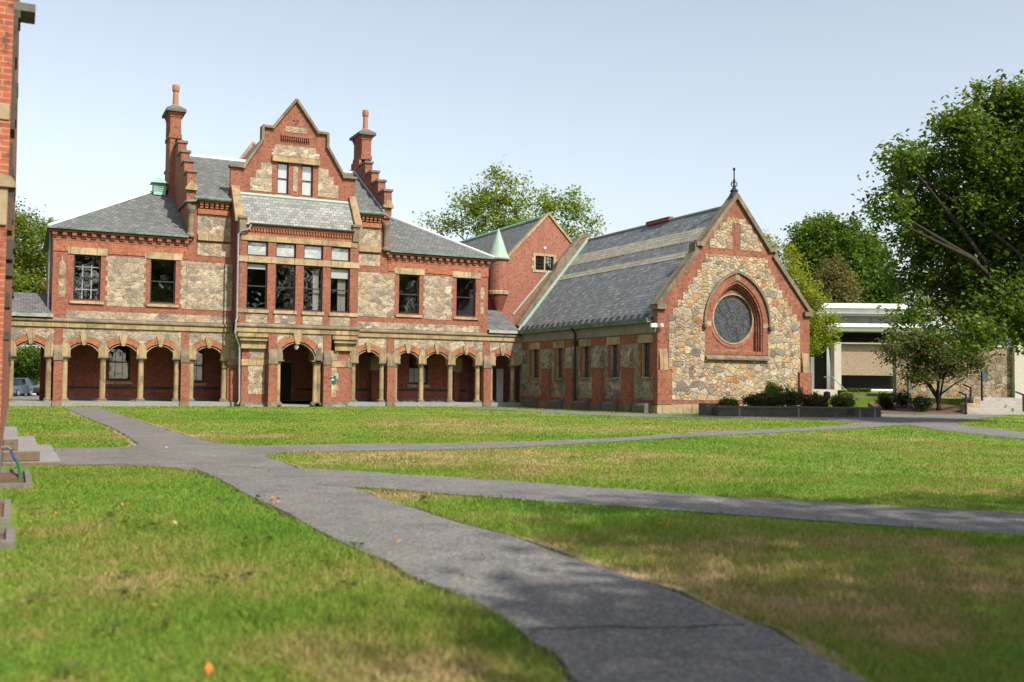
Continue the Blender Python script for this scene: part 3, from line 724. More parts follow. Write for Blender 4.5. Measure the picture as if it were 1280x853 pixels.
# ---- wings
def wing(x0, x1, wins, left):
    holes = [rect(a, b, 6.0, 8.57) for a, b in wins]
    m = MB(); m.xz(rect(x0, x1, 4.94, 9.34), Y(0), Y(-.4), holes)
    m.box(x0 if left else x1 - .4, x0 + .4 if left else x1, Y(-.4), 75.0, 4.9, 9.9)
    m.box(x0, x1, 74.6, 75, 0, 9.9)
    wall = m.build('wing_wall', M['brick'], main)
    # orange frieze and dentil course
    m = MB(); m.box(x0 - .01, x1 + .01, Y(.045), Y(-.2), 8.70 if left else 8.72, 9.32); m2 = m
    for a, b in wins: pass
    o = m.build('frieze', M['brick_frieze'], wall)
    m = MB(); m.box(x0 - .06, x1 + .06, Y(.06), Y(-.3), 9.33, 9.40); m.box(x0 - .24, x1 + .24, Y(.24), Y(-.3), 9.78, 9.92)
    m.box(x0 - .005, x1 + .005, Y(.03), Y(-.3), 9.40, 9.78)
    k = int((x1 - x0 + .2) / .5)
    for i in range(k + 1):
        xx = x0 + .05 + (x1 - x0 - .1) * i / k
        m.box(xx - .12, xx + .12, Y(.22), Y(0), 9.60, 9.779); m.box(xx - .12, xx + .12, Y(.13), Y(0), 9.48, 9.599)
    m.build('dentil_course', M['brick'], wall)
    return wall
wins_l = [(2.95, 4.36), (7.05, 8.45)]; wins_r = [(22.32, 23.73), (26.36, 27.76)]
wl = wing(1.86, 9.06, wins_l, True); wr = wing(21.58, 28.66, wins_r, False)
for i, (a, b) in enumerate(wins_l + wins_r):
    sash_window(main, a, b, 6.0, 8.57, 0.0, bars=0, sill=(a - .2, b + .2, 5.79, 5.97), lintel=(a - .34, b + .35, 8.58, 8.97), lattice=(i == 0), curtain=0)
def stone(parent, polys, d, name='stone_panel', mat='stone'):
    for p in polys:
        m = MB(); m.xz(p, Y(d), Y(d - .06)); m.build(name, M[mat], parent)
stone(wl, [toothed(4.72, 6.70, 5.72, 8.575, -.09, .09), toothed(8.80, 9.055, 5.72, 8.575, -.09, 0), rect(2.62, 9.055, 4.96, 5.38),
           [(2.33, 8.5), (2.38, 8.2), (2.52, 8.0), (2.52, 7.5), (2.42, 7.35), (2.2, 7.4), (2.2, 8.0), (2.3, 8.2)], toothed(2.2, 2.52, 6.1, 7.15, -.04, .04, .26)], .02)
stone(wr, [toothed(24.10, 25.98, 5.72, 8.575, -.09, .09), toothed(21.585, 21.95, 5.72, 8.575, 0, .09), rect(21.585, 28.05, 4.96, 5.38),
           toothed(28.12, 28.36, 6.2, 7.0, -.04, .04, .26), toothed(28.12, 28.36, 7.2, 8.0, -.04, .04, .26)], .02)
# lower band where the wing tops out in brick
# ---- central block
GP = [(9.06, 4.94), (21.58, 4.94), (21.58, 12.2), (19.27, 12.2), (19.27, 14.45), (18.47, 14.45), (17.32, 16.28), (17.32, 17.09), (16.74, 17.09), (15.38, 18.95), (14.0, 17.09), (13.44, 17.09), (13.44, 16.28), (12.29, 14.45), (11.48, 14.45), (11.48, 12.2), (9.06, 12.2)]
gw = [(14.30, 15.0), (15.82, 16.53)]
m = MB(); m.xz(GP, Y(.012), Y(-.3), [rect(a, b, 13.07, 15.03) for a, b in gw] + [rect(12.5, 18.3, 5.4, 10.0)])
m.box(9.06, 9.46, Y(-.3), 75, 4.9, 12.2); m.box(21.18, 21.58, Y(-.3), 75, 4.9, 12.2); m.box(9.06, 21.58, 74.6, 75, 0, 12.2)
cw = m.build('central_wall', M['brick'], main)
m = MB(); m.box(9.5, 21.1, Y(-.5), 74.5, 4.9, 5.0); m.box(2.3, 9.0, Y(-.5), 74.5, 4.9, 5.0); m.box(21.6, 28.2, Y(-.5), 74.5, 4.9, 5.0); m.build('upper_floor', M['plaster'], main)
stone(cw, [toothed(9.065, 11.72, 5.72, 8.55, 0, 0), rect(9.065, 11.72, 4.96, 5.38), rect(9.66, 11.55, 8.95, 9.72), rect(9.62, 11.55, 10.23, 11.42),
           rect(19.15, 21.57, 5.72, 8.55), rect(19.15, 21.57, 4.96, 5.38), rect(19.2, 21.0, 8.95, 9.72), rect(19.2, 21.02, 10.23, 11.42)], .035)
for xa, xb in ((9.64, 11.55), (19.2, 21.03)): m = MB(); m.box(xa, xb, Y(.17), Y(0), 9.85, 10.22); m.build('sandstone_band', M['sand'], cw)
for xa, xb in ((9.62, 11.46), (19.3, 21.02)):
    m = MB(); m.box(xa, xb, Y(.16), Y(0), 11.43, 11.72); m.box(xa, xb, Y(.32), Y(0), 12.1, 12.2)
    k = 6
    for i in range(k):
        xx = xa + .18 + (xb - xa - .36) * i / (k - 1)
        m.box(xx - .09, xx + .09, Y(.30), Y(0), 11.93, 12.099); m.box(xx - .09, xx + .09, Y(.22), Y(0), 11.78, 11.929)
    m.build('dentil_course', M['brick_frieze'], cw)
    m = MB(); m.tube([(xa - .25, Y(.42), 12.3), (xb + .05, Y(.42), 12.3)], .13, 10); m.box(xa, xb, Y(.36), Y(-.3), 12.202, 12.34); m.build('gutter', M['copper_dark'], cw)
for xc in (9.22, 21.34):
    m = MB(); m.lathe(xc, Y(.14), [(.24, 9.98), (.26, 10.1), (.17, 10.25), (.16, 11.35), (.18, 11.4), (.26, 11.62), (.28, 11.85)], 12); m.build('colonnette', M['sand_dark'], cw)

# gable dressings
stone(cw, [toothed(14.10, 16.68, 15.46, 16.12, -.22, .22, .33, 1), rect(14.72, 16.08, 16.96, 17.32),
           [(12.66, 13.12), (13.96, 13.12), (13.96, 14.9), (13.28, 14.9), (13.28, 14.42), (12.98, 14.42), (12.98, 13.92), (12.66, 13.92)],
           [(16.86, 13.12), (18.16, 13.12), (18.16, 13.92), (17.84, 13.92), (17.84, 14.42), (17.5, 14.42), (17.5, 14.9), (16.86, 14.9)], rect(15.27, 15.55, 13.3, 14.85)], .035)
m = MB(); m.box(13.94, 16.9, Y(.2), Y(-.2), 15.05, 15.40); m.build('gable_lintel', M['sand'], cw)
m = MB(); m.box(14.48, 16.3, Y(.19), Y(0), 16.66, 16.74)
for i in range(14): xx = 14.54 + i * .13; m.box(xx - .03, xx + .03, Y(.17), Y(0), 16.44, 16.655)
m.build('gable_dentils', M['brick'], cw)
m = MB()
for xx, zz in ((15.27, 17.72), (15.49, 17.72), (15.38, 17.52)): m.xz([(xx + .075 * math.cos(a), zz + .075 * math.sin(a)) for a in [i * math.pi / 4 for i in range(8)]], Y(.03), Y(.0))
m.build('trefoil_vent', M['iron'], cw)
for a, b in gw: sash_window(cw, a, b, 13.07, 15.03, .012, blind=1.0, sill=(a - .12, b + .12, 12.9, 13.06))
# coping of the gable
cp = MB(); T_ = .13
edge = [(11.40, 14.45), (12.27, 14.45), (13.40, 16.27), (13.40, 17.09), (14.0, 17.09), (15.38, 18.95), (16.76, 17.09), (17.36, 17.09), (17.36, 16.27), (18.49, 14.45), (19.35, 14.45)]
def coping(mb, edge, t, y0, y1):
    for i in range(len(edge) - 1):
        a = Vector(edge[i]); b = Vector(edge[i + 1]); d = (b - a).normalized(); nn = Vector((-d.y, d.x)) * t
        e0 = d * (t * .55) if i else d * 0; e1 = d * (t * .55) if i < len(edge) - 2 else d * 0
        q = [a - e0 - nn * .15, b + e1 - nn * .15, b + e1 + nn, a - e0 + nn]
        j = 0.004 * (i % 3)
        mb.xz([(v.x, v.y) for v in q], y0 - j, y1 + j)
coping(cp, edge, T_, Y(.2), Y(-.42)); cp.build('gable_coping', M['sand_dark'], cw)

# ---- bay (oriel) over the porch
bay_holes = []
mains = [(12.28, 13.50), (13.98, 15.19), (15.68, 16.87), (17.36, 18.58)]
for a, b in mains: bay_holes += [rect(a, b, 5.80, 8.55), rect(a, b, 8.96, 9.84)]
m = MB(); m.xz(rect(11.84, 19.11, 4.94, 10.75), Y(1.5), Y(1.15), bay_holes)
m.box(11.84, 12.15, Y(1.15), Y(.12), 4.94, 10.75); m.box(18.80, 19.11, Y(1.15), Y(.12), 4.94, 10.75)
bay = m.build('bay_wall', M['brick'], main)
m = MB()
for xa, xb, za, zb in ((11.80, 12.30, 8.58, 8.93), (12.31, 18.55, 8.575, 8.94), (18.56, 19.15, 8.58, 8.93), (11.80, 12.28, 5.56, 5.79), (18.6, 19.15, 5.56, 5.79)): m.box(xa, xb, Y(1.55 if zb - za > .355 else 1.56), Y(1.3), za, zb)
m.build('transom_band', M['sand_pale'], bay)
m = MB(); m.box(11.9, 19.0, Y(1.56), Y(1.3), 9.86, 10.18); m.build('bay_lintel', M['sand'], bay)
stone(bay, [rect(a - .02, b + .02, 4.98, 5.53) for a, b in mains], 1.52)
m = MB(); m.box(12.3, 18.68, Y(1.53), Y(1.3), 10.19, 10.3); m.box(12.3, 18.68, Y(1.62), Y(1.3), 10.62, 10.74)
for i in range(38):
    xx = 12.42 + i * (6.14 / 37); m.box(xx - .045, xx + .045, Y(1.59), Y(1.4), 10.42, 10.619)
m.build('bay_dentils', M['brick_frieze'], bay)
for i, (a, b) in enumerate(mains):
    sash_window(bay, a, b, 5.80, 8.55, 1.5, bars=0, blind=(0.11, 0, 0, 0.22)[i], sill=(a - .1, b + .1, 5.57, 5.79), curtain=(0, 0, .35, .5)[i])
    sash_window(bay, a, b, 8.96, 9.84, 1.5, blind=1.0, rail=0)
m = MB(); m.yz([(Y(1.66), 10.80), (Y(.1), 12.93), (Y(.1), 12.85), (Y(1.6), 10.745)], 12.02, 18.82); o = m.build('bay_roof', M['slate_pale'], main)
m = MB(); m.yz([(Y(.1), 12.87), (Y(.22), 12.77), (Y(.25), 12.81), (Y(.1), 12.96)], 12.05, 18.8); m.build('flashing', M['copper_pale'], o)
m = MB(); m.tube([(12.35, Y(1.70), 10.83), (18.75, Y(1.70), 10.83)], .07, 8); m.build('gutter', M['iron'], o)
for xa, xb in ((11.52, 12.0), (18.84, 19.30)):
    m = MB(); m.yz([(Y(.1), 13.32), (Y(1.56), 11.32), (Y(1.56), 10.95), (Y(.1), 12.6)], xa, xb); o = m.build('bay_coping', M['sand'], bay)
    xs = xa + .22 if xa < 15 else xa - .18
    m = MB(); m.box(xs - .02, xs + .5, Y(1.72), Y(1.0), 11.12, 11.27); m.box(xs + .03, xs + .44, Y(1.64), Y(1.0), 10.22, 11.12); m.build('coping_block', M['sand_dark'], o)
    m = MB(); m.yz([(Y(.12), 12.6), (Y(1.48), 10.94), (Y(1.48), 10.75), (Y(.12), 10.75)], xa + .33 if xa < 15 else xa + .0, xb - .02 if xa < 15 else xb - .2); m.build('bay_cheek', M['brick'], o)

# ---- porch under the bay
PD = 1.5
def porch():
    c, hw, rise, zs = 15.37, 1.06, .75, 3.05
    P = [(13.66, 4.42), (13.66, 2.83), (c - hw, 2.83)] + arc(c, hw, rise, zs, 14)[0] + [(c + hw, 2.83), (17.44, 2.83), (17.44, 4.42)]
    m = MB(); m.xz(P, Y(PD), Y(PD - .45)); w = m.build('porch_wall', M['stone'], main)
    arch_parts(w, c, hw, rise, zs, PD, .45, .52, 52)
    for xa, xb in ((13.64, 14.14), (16.96, 17.46)): pier(w, xa, xb, PD, PD + .25, 0, 4.42)
    for x in (14.30, 16.55, 16.78):
        k = column(w, x, PD - .22, .12, 2.57, .14, x != 16.55)
    for x in (14.30, 16.72):
        m = MB(); m.xz([(x - .2, 2.82), (x + .2, 2.82), (x + .21, 3.06), (x + .12, 3.6), (x - .12, 3.6), (x - .21, 3.06)], Y(PD + .07), Y(PD - .3)); m.build('springer', M['sand_dark'], w)
    # side panels
    for xa, xb in ((12.20, 13.64), (17.46, 18.73)):
        m = MB(); m.box(xa, xb, Y(1.0), Y(-.4), .3, 3.47); p = m.build('side_panel', M['brick'], w)
        m = MB(); m.box(xa - .04, xb, Y(1.06), Y(0), 0, .3); m.build('plinth', M['sand_dark'], p)
        m = MB(); m.box(xa - .03, xb, Y(1.05), Y(0), 2.45, 2.83); m.build('impost_band', M['sand'], p)
    stone(w, [toothed(12.62, 13.55, .75, 2.42, -.06, .0, .3), toothed(12.66, 13.6, 2.86, 3.43, -.06, 0, .28), toothed(17.5, 17.98, .6, 2.42, 0, .12, .4), toothed(17.5, 17.98, 2.86, 3.43, 0, .1, .28)], 1.02)
    m = MB(); m.lathe(c + .0, Y(PD - .2), [(.02, 3.86), (.03, 3.78), (.11, 3.72), (.14, 3.58), (.06, 3.46)], 12); m.build('porch_lamp', M['white'], w)
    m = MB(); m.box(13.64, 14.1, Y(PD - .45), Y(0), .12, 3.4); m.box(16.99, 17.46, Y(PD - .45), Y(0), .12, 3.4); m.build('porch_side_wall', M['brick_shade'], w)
    m = MB(); m.box(12.3, 18.6, Y(1.0), Y(0), 4.36, 4.42); m.build('porch_ceiling', M['dark_room'], w)
porch()

# ---- roofs
def hip_wing(x0, x1, left):
    ov = .32; y0, y1 = Y(ov), 75.3; zE = 10.02; zR = 13.75; ym = (y0 + y1) / 2
    m = MB()
    if left:
        a = x0 - ov; h = x0 + 6.25; b = x1
        A, B, Cc, D = (a, y0, zE), (b, y0, zE), (b, y1, zE), (a, y1, zE); H, R_ = (h, ym, zR), (b, ym, zR)
        m.add([A, B, Cc, D, H, R_], [(0, 1, 5, 4), (0, 4, 3), (3, 4, 5, 2), (1, 2, 5), (0, 3, 2, 1)])
        hips = [(A, H)]; ridge = (H, R_)
    else:
        b = x1 + ov; h = x1 - 6.25; a = x0
        A, B, Cc, D = (a, y0, zE), (b, y0, zE), (b, y1, zE), (a, y1, zE); H, R_ = (h, ym, zR), (a, ym, zR)
        m.add([A, B, Cc, D, H, R_], [(0, 1, 4, 5), (1, 2, 4), (2, 3, 5, 4), (0, 5, 3), (0, 3, 2, 1)])
        hips = [(B, H)]; ridge = (H, R_)
    o = m.build('wing_roof', M['slate'], main)
    m = MB()
    for p, q in hips: m.tube([Vector(p) + Vector((0, 0, .02)), Vector(q) + Vector((0, 0, .03))], .085, 6)
    m.tube([Vector(ridge[0]) + Vector((0, 0, .03)), Vector(ridge[1]) + Vector((0, 0, .03))], .085, 6)
    m.build('ridge_cap', M['ridge_metal'], o)
    m = MB(); m.box(a - .02, b + .02, y0 - .08, y0 + .14, zE - .10, zE + .015); m.build('gutter', M['copper_dark'], o)
    m = MB(); m.box(a, b, y0 - .02, y0 + .3, zE - .13, zE - .112); m.build('gutter_soffit', M['iron'], o)
hip_wing(1.86, 9.05, True); hip_wing(21.59, 28.66, False)

ym = 68.66; zE, zR = 12.36, 16.22
m = MB()
m.yz([(Y(.42), zE), (ym, zR), (75.4, zE), (75.3, zE - .15), (ym, zR - .2), (Y(.3), zE - .15)], 9.46, 11.6)
m.yz([(Y(.42), zE), (ym, zR), (75.4, zE), (75.3, zE - .15), (ym, zR - .2), (Y(.3), zE - .15)], 19.2, 21.18)
m.yz([(62.66, zE + (62.66 - Y(.42)) * (zR - zE) / (ym - Y(.42))), (ym, zR), (75.4, zE), (75.3, zE - .15), (ym, zR - .2), (62.66, 12.5)], 11.601, 19.199)
o = m.build('central_roof', M['slate'], main)
m = MB(); m.box(9.46, 13.75, ym - .12, ym + .12, zR - .06, zR + .09); m.box(17.05, 21.18, ym - .12, ym + .12, zR - .06, zR + .09); m.build('ridge_cap', M['ridge_metal'], o)
m = MB(); m.tube([(21.12, Y(.3), 12.5), (21.12, ym, zR + .12)], .09, 6); m.build('verge_flashing', M['lead'], o)
# cross roof behind the gable
m = MB(); a, b, zt = 11.75, 19.0, 18.7; sl_ = (zt - 14.1) / (15.38 - 12.15)
lo = 12.6
xl = 15.38 - (zt - lo) / sl_; xr = 15.38 + (zt - lo) / sl_
m.xz([(xl, lo), (15.38, zt), (xr, lo), (xr - .3, lo), (15.38, zt - .35), (xl + .3, lo)], Y(-.31), 74.9)
o = m.build('gable_roof', M['slate'], main)
m = MB(); edge2 = [(12.2, 14.3), (15.38, 18.95), (18.56, 14.3)]
m.xz([(11.6, 12.3), (19.2, 12.3), (19.2, 14.3), (18.5, 14.3), (15.38, 18.85), (12.2, 14.3), (11.6, 14.3)], 74.9, 75.25); o2 = m.build('rear_gable', M['brick'], main)
m = MB(); coping(m, [(11.6, 14.3), (12.2, 14.3), (15.38, 18.95), (18.56, 14.3), (19.2, 14.3)], .13, 74.85, 75.3); m.build('gable_coping', M['sand'], o2)

# ---- stepped gables and chimneys
def stepped(x0, x1, chim_x0, chim_x1):
    m = MB(); st = []
    def roofz(y): return zE + (y - Y(.42)) * (zR - zE) / (ym - Y(.42))
    P = [(Y(.12), 12.1), (Y(.12), 12.95)]
    ys = [Y(.12), 63.5, 64.9, 66.3, 67.75]
    steps = []
    for i in range(4):
        ya, yb = ys[i], ys[i + 1]
        zt = roofz(yb) + (.60, .66, .72, .78)[i]
        P += [(ya, zt), (yb, zt)]; steps.append((ya, yb, zt))
    P += [(67.75, 17.0), (69.6, 17.0)]
    for i in range(3, -1, -1):
        ya, yb = 2 * ym - ys[i + 1], 2 * ym - ys[i]
        P += [(ya, steps[i][2]), (yb, steps[i][2])]
    P += [(2 * ym - Y(.12), 12.1)]
    m.yz(P, x0, x1); o = m.build('stepped_gable', M['brick'], main)
    m = MB()
    for i, (ya, yb, zt) in enumerate(steps):
        m.box(x0 - .07, x1 + .07, ya - .09, yb + .02, zt - .01, zt + .13)
        yy = 2 * ym
        m.box(x0 - .07, x1 + .07, yy - yb - .02, yy - ya + .09, zt - .01, zt + .13)
    m.build('step_coping', M['sand_dark'], o)
    xm = (x0 + x1) / 2
    m = MB(); yq = Y(.16); zq = steps[0][2] - 0.0
    m.xz([(x0 - .1, 12.78), (x1 + .1, 12.78), (x1 + .1, 12.9), (xm, 13.38), (x0 - .1, 12.9)], Y(.3), Y(-.05)); m.build('gablet', M['sand'], o)
    m = MB(); m.tube([(x0 - .12, Y(.3), 12.02), (x0 - .06, Y(.42), 12.05), (x1 - .05, Y(.44), 12.12), (x1 + .12, Y(.44), 12.32)] if x0 < 15 else [(x0 - .12, Y(.44), 12.34), (x0 + .05, Y(.42), 12.25), (x1 + .1, Y(.36), 11.95)], .07, 8); m.build('gutter_end', M['copper_dark'], o)
    # chimney
    c = MB(); ya, yb = 67.75, 69.6; zt = 18.75
    c.box(chim_x0, chim_x1, ya, yb, 12.5, zt)
    c.box(chim_x0 - .06, chim_x1 + .06, ya - .06, yb + .06, 17.05, 17.28); c.box(chim_x0 - .03, chim_x1 + .03, ya - .03, yb + .03, 17.28, 17.38)
    c.box(chim_x0 - .05, chim_x1 + .05, ya - .05, yb + .05, 18.45, 18.6); c.box(chim_x0 - .1, chim_x1 + .1, ya - .1, yb + .1, 18.6, 18.751)
    for yy in (ya + .28, ya + .75, ya + 1.25, yb - .28): c.box(chim_x0 - .045, chim_x0 + .01, yy - .13, yy + .13, 17.4, 18.4)
    ch = c.build('chimney', M['brick'], main)
    m = MB(); X0, X1 = chim_x0, chim_x1
    e = .27
    m.box(X0 - e, X1 + e, ya - e, yb + e, 18.752, 18.93)
    m.add([(X0 - e, ya - e, 18.93), (X1 + e, ya - e, 18.93), (X1 + e, yb + e, 18.93), (X0 - e, yb + e, 18.93), (X0 + .1, ya + .1, 19.2), (X1 - .1, ya + .1, 19.2), (X1 - .1, yb - .1, 19.2), (X0 + .1, yb - .1, 19.2)], [(0, 1, 5, 4), (1, 2, 6, 5), (2, 3, 7, 6), (3, 0, 4, 7), (4, 5, 6, 7), (3, 2, 1, 0)])
    m.build('chimney_cap', M['granite_dark'], ch)
    m = MB(); xc = (X0 + X1) / 2
    for yy in (ya + .35,): m.lathe(xc, yy, [(.24, 19.05), (.25, 19.2), (.19, 19.3), (.165, 20.1), (.22, 20.2), (.235, 20.42), (.21, 20.58)], 12)
    m.build('chimney_pot', M['clay'], ch, smooth=False)
stepped(8.95, 9.46, 8.62, 9.30); stepped(21.18, 21.69, 21.37, 22.05)

# ---- small items on the hall
m = MB(); m.box(7.72, 8.42, 67.7, 68.4, 13.3, 14.05)
for i in range(4): m.box(7.69, 8.45, 67.67, 68.43, 13.55 + i * .12, 13.6 + i * .12)
m.add([(7.55, 67.5, 14.05), (8.6, 67.5, 14.05), (8.6, 68.6, 14.05), (7.55, 68.6, 14.05), (8.07, 68.05, 14.5)], [(0, 1, 4), (1, 2, 4), (2, 3, 4), (3, 0, 4), (3, 2, 1, 0)])
m.build('roof_vent', M['copper'], main)
m = MB()
m.tube([(12.42, Y(1.72), 10.76), (12.3, Y(1.8), 10.5), (11.85, Y(1.66), 10.35), (11.72, Y(1.6), 10.15), (11.74, Y(1.6), 5.2), (11.66, Y(1.78), 5.0), (11.62, Y(1.78), 4.35), (11.72, Y(1.6), 4.05), (12.02, Y(1.1), 3.55), (12.08, Y(1.1), .35), (11.95, Y(1.3), .15)], .055, 8)
m.build('downpipe', M['lead'], main)
m = MB(); m.tube([(1.72, 62.9, 9.9), (1.72, 62.9, 5.2)], .07, 8); m.build('downpipe', M['lead'], main)
# lean-to roofs over the ends of the arcade
for xa, xb, yt, zt in ((-0.7, 1.86, 64.6, 6.45), (28.67, 31.05, 65.4, 6.75)):
    m = MB(); m.yz([(Y(.22), 5.12), (yt, zt), (yt, zt - .12), (Y(.2), 4.98)], xa, xb); o = m.build('lean_to_roof', M['shingle'], main)
    m = MB(); m.box(xa, xb + .1, Y(.27), Y(.06), 4.955, 5.15); m.build('gutter', M['patina_gutter'], o)
m = MB(); m.yz([(64.6, 6.45), (66.6, 4.9), (66.6, 4.8), (64.6, 6.33)], -.7, 1.86); m.build('lean_to_roof', M['shingle'], main)
m = MB(); m.box(-.75, -.35, 65.3, 65.8, 0, 4.9); m.box(1.45, 1.86, 65.3, 65.8, 0, 4.9); m.box(-.35, 1.45, 65.3, 65.8, 3.5, 4.9); m.build('passage_rear_arch', M['brick_shade'], main)
m = MB(); m.box(-.5, 1.86, Y(-.45), 66.4, 4.55, 4.9); m.build('arcade_ceiling', M['dark_room'], main)
m = MB(); m.box(1.86, 2.26, Y(-.45), 75, .27, 4.9); m.build('side_wall', M['brick_shade'], main)

# a notice on the porch
s = MB(); s.box(17.56, 17.95, Y(1.07), Y(1.02), 1.42, 1.92)
sg = s.build('notice_sign', M['teal'], None, 'small teal notice sign fixed to the stone beside the porch arch', 'sign')
s = MB(); s.box(17.60, 17.80, Y(1.078), Y(1.071), 1.64, 1.70); s.box(17.62, 17.72, Y(1.078), Y(1.071), 1.83, 1.88); s.build('sign_mark', M['white'], sg)
# ------------------------------------------------------------------ chapel
XW, XE, YF, YB = 31.3, 42.0, 46.05, 62.7
XC = 36.6
chapel = thing('chapel', 'rubble stone chapel with round window in its gable and banded slate roof', 'chapel', (XC, YF, 0))
wy = [(59.98, 60.92), (56.64, 57.50), (53.30, 54.17), (50.06, 50.89), (46.76, 47.58)]
m = MB(); m.yz(rect(YF + .45, YB, 0, 4.95), XW, XW + .45, [rect(a, b, 1.98, 3.85) for a, b in wy])
m2 = MB(); m2.box(XE - .45, XE, YF + .45, YB, 0, 4.95); m2.build('side_wall', M['stone_grey'], chapel)
nave = m.build('side_wall', M['stone_grey'], chapel)
m = MB(); m.box(XW - .12, XW + .1, YF + .3, YB - .3, 0, .45); m.build('plinth', M['sand_dark'], nave)
m = MB()
prev = YB - .3
cuts = []
for a, b in wy: cuts += [(b + .3, a - .3)]
# brick: head band, jambs and base course
edges = [YB - .3]
for a, b in wy: edges += [b + .32, a - .32]
edges += [YF + .3]
for i in range(0, len(edges), 2): m.box(XW - .03, XW + .1, edges[i + 1], edges[i], 3.88, 4.36)
for a, b in wy:
    m.yz(toothed(b, b + .2, 1.98, 3.88, 0, .08), XW - .025, XW + .1); m.yz(toothed(a - .2, a, 1.98, 3.88, -.08, 0), XW - .025, XW + .1)
m.box(XW - .028, XW + .1, YF + .3, YB - .3, .45, .72)
m.build('brick_dressing', M['brick'], nave)
m = MB(); m.box(XW - .10, XW + .2, YF + .1, YB - .1, 4.37, 4.93); m.build('eaves_band', M['gutter_stone'], nave)
m = MB(); m.yz([], 0, 1) if False else m.box(XW - .42, XW + .05, YF + .42, YB - .3, 4.94, 5.10); m.box(XW - .46, XW - .38, YF + .42, YB - .3, 5.1, 5.20); m.build('gutter', M['copper_dark'], nave)
for a, b in wy:
    f = MB(); xx = XW + .2
    for z0, z1, y0, y1 in ((1.98, 3.85, a, a + .06), (1.98, 3.85, b - .06, b), (1.98, 2.05, a + .06, b - .06), (3.78, 3.85, a + .06, b - .06), (2.85, 2.89, a + .06, b - .06)): f.box(xx - .04, xx + .04, y0, y1, z0, z1)
    win = f.build('window', M['frame'], nave)
    p = MB(); p.box(xx, xx + .01, a + .06, b - .06, 2.05, 3.78); p.build('pane', M['leaded'], win)
    p = MB(); p.box(XW - .07, XW + .2, a - .3, b + .3, 3.86, 4.3); p.build('lintel', M['sand_pale'], win)
    p = MB(); p.box(XW + .02, XW + .17, b - .09, b - .005, 1.985, 3.85); p.build('stone_reveal', M['sand_pale'], win)
    p = MB(); p.prism([(XW - .05, 1.9), (XW + .2, 1.98), (XW + .2, 1.85), (XW - .05, 1.8)], lambda u, v, w: (u, w, v), a - .12, b + .12); p.build('sill', M['sand_dark'], win)
    p = MB(); p.prism([(XW - .5, .0), (XW - .5, .42), (XW - .42, .52), (XW - .05, .58), (XW - .05, 0)], lambda u, v, w: (u, w, v), a - .22, b + .2); p.build('window_well_block', M['granite_dark'], win)
bt = [(58.1, 59.1), (54.9, 55.85), (51.6, 52.55), (48.4, 49.35)]
for a, b in bt:
    m = MB(); m.box(XW - .24, XW + .1, a, b, .42, 2.5); o = m.build('buttress', M['brick'], nave)
    m = MB(); m.box(XW - .29, XW + .1, a - .04, b + .04, 0, .42); m.build('buttress_base', M['sand_dark'], o)
    m = MB(); m.prism([(XW + .1, 2.5), (XW - .28, 2.5), (XW - .34, 2.56), (XW - .34, 2.72), (XW - .28, 2.78), (XW - .26, 3.15), (XW - .04, 3.80), (XW + .1, 3.80)], lambda u, v, w: (u, w, v), a + .04, b - .04); m.build('buttress_weathering', M['stone_grey'], o)
m = MB(); m.tube([(XW - .5, 54.72, 5.0), (XW - .25, 54.72, 4.75), (XW - .2, 54.72, 4.5), (XW - .17, 54.72, .3)], .07, 8); m.box(XW - .3, XW - .05, 54.6, 54.84, 3.95, 4.2); m.build('downpipe', M['iron'], nave)

# gable front
GE = [(XW, 5.80), (33.98, 9.02), (33.80, 9.05), (33.80, 9.32), (34.2, 9.32), (XC, 12.2), (39.0, 9.32), (39.4, 9.32), (39.4, 9.05), (39.22, 9.02), (XE, 5.80)]
CXR, CZR, RR = 36.70, 5.34, 1.44
circ = [(CXR + RR * math.cos(i * 2 * math.pi / 40), CZR + RR * math.sin(i * 2 * math.pi / 40)) for i in range(40)]
def parch(cx, hw, z0, zs, zt, n=12):
    """pointed arch outline: up the left jamb, over, and down the right"""
    h = zt - zs; R = (hw * hw + h * h) / (2 * hw); pts = [(cx - hw, z0)]
    R = max(R, hw * 1.02)
    c0 = cx - hw + R
    aend = math.acos(max(-1, min(1, (cx - c0) / R)))
    for i in range(n + 1):
        a = math.pi - (math.pi - aend) * i / n
        pts.append((c0 + R * math.cos(a), zs + R * math.sin(a)))
    L = pts[1:]
    for x, z in reversed(L[:-1]): pts.append((2 * cx - x, z))
    pts.append((cx + hw, z0))
    return pts
ACX = 36.68
o1 = parch(ACX, 1.80, 3.5, 5.05, 7.45)
m = MB(); m.xz([(XE, 0.0)] + list(reversed(GE)) + [(XW, 0.0)], YF, YF + .45, [o1])
gable = m.build('gable_wall', M['brick'], chapel)
# stone facing panels
YP = YF - .02
left = [(32.05, 5.0), (32.05, 5.35), (32.3, 5.35), (32.3, 5.75), (32.62, 5.75), (32.62, 6.2), (32.95, 6.2), (32.95, 6.65), (33.3, 6.65), (33.3, 7.1), (33.62, 7.1), (33.62, 7.5), (33.9, 7.5), (33.9, 7.95), (34.2, 7.95), (34.2, 8.35), (34.45, 8.35), (34.45, 8.88)]
def mir(P): return [(2 * (XW + XE) / 2 - x, z) for x, z in P]
body = [(32.25, .72), (32.25, 2.4), (32.05, 2.4), (32.05, 5.0)] + left[1:]
half = body + list(reversed(mir(body)))
hood = parch(ACX, 2.22, 3.05, 5.05, 7.9)
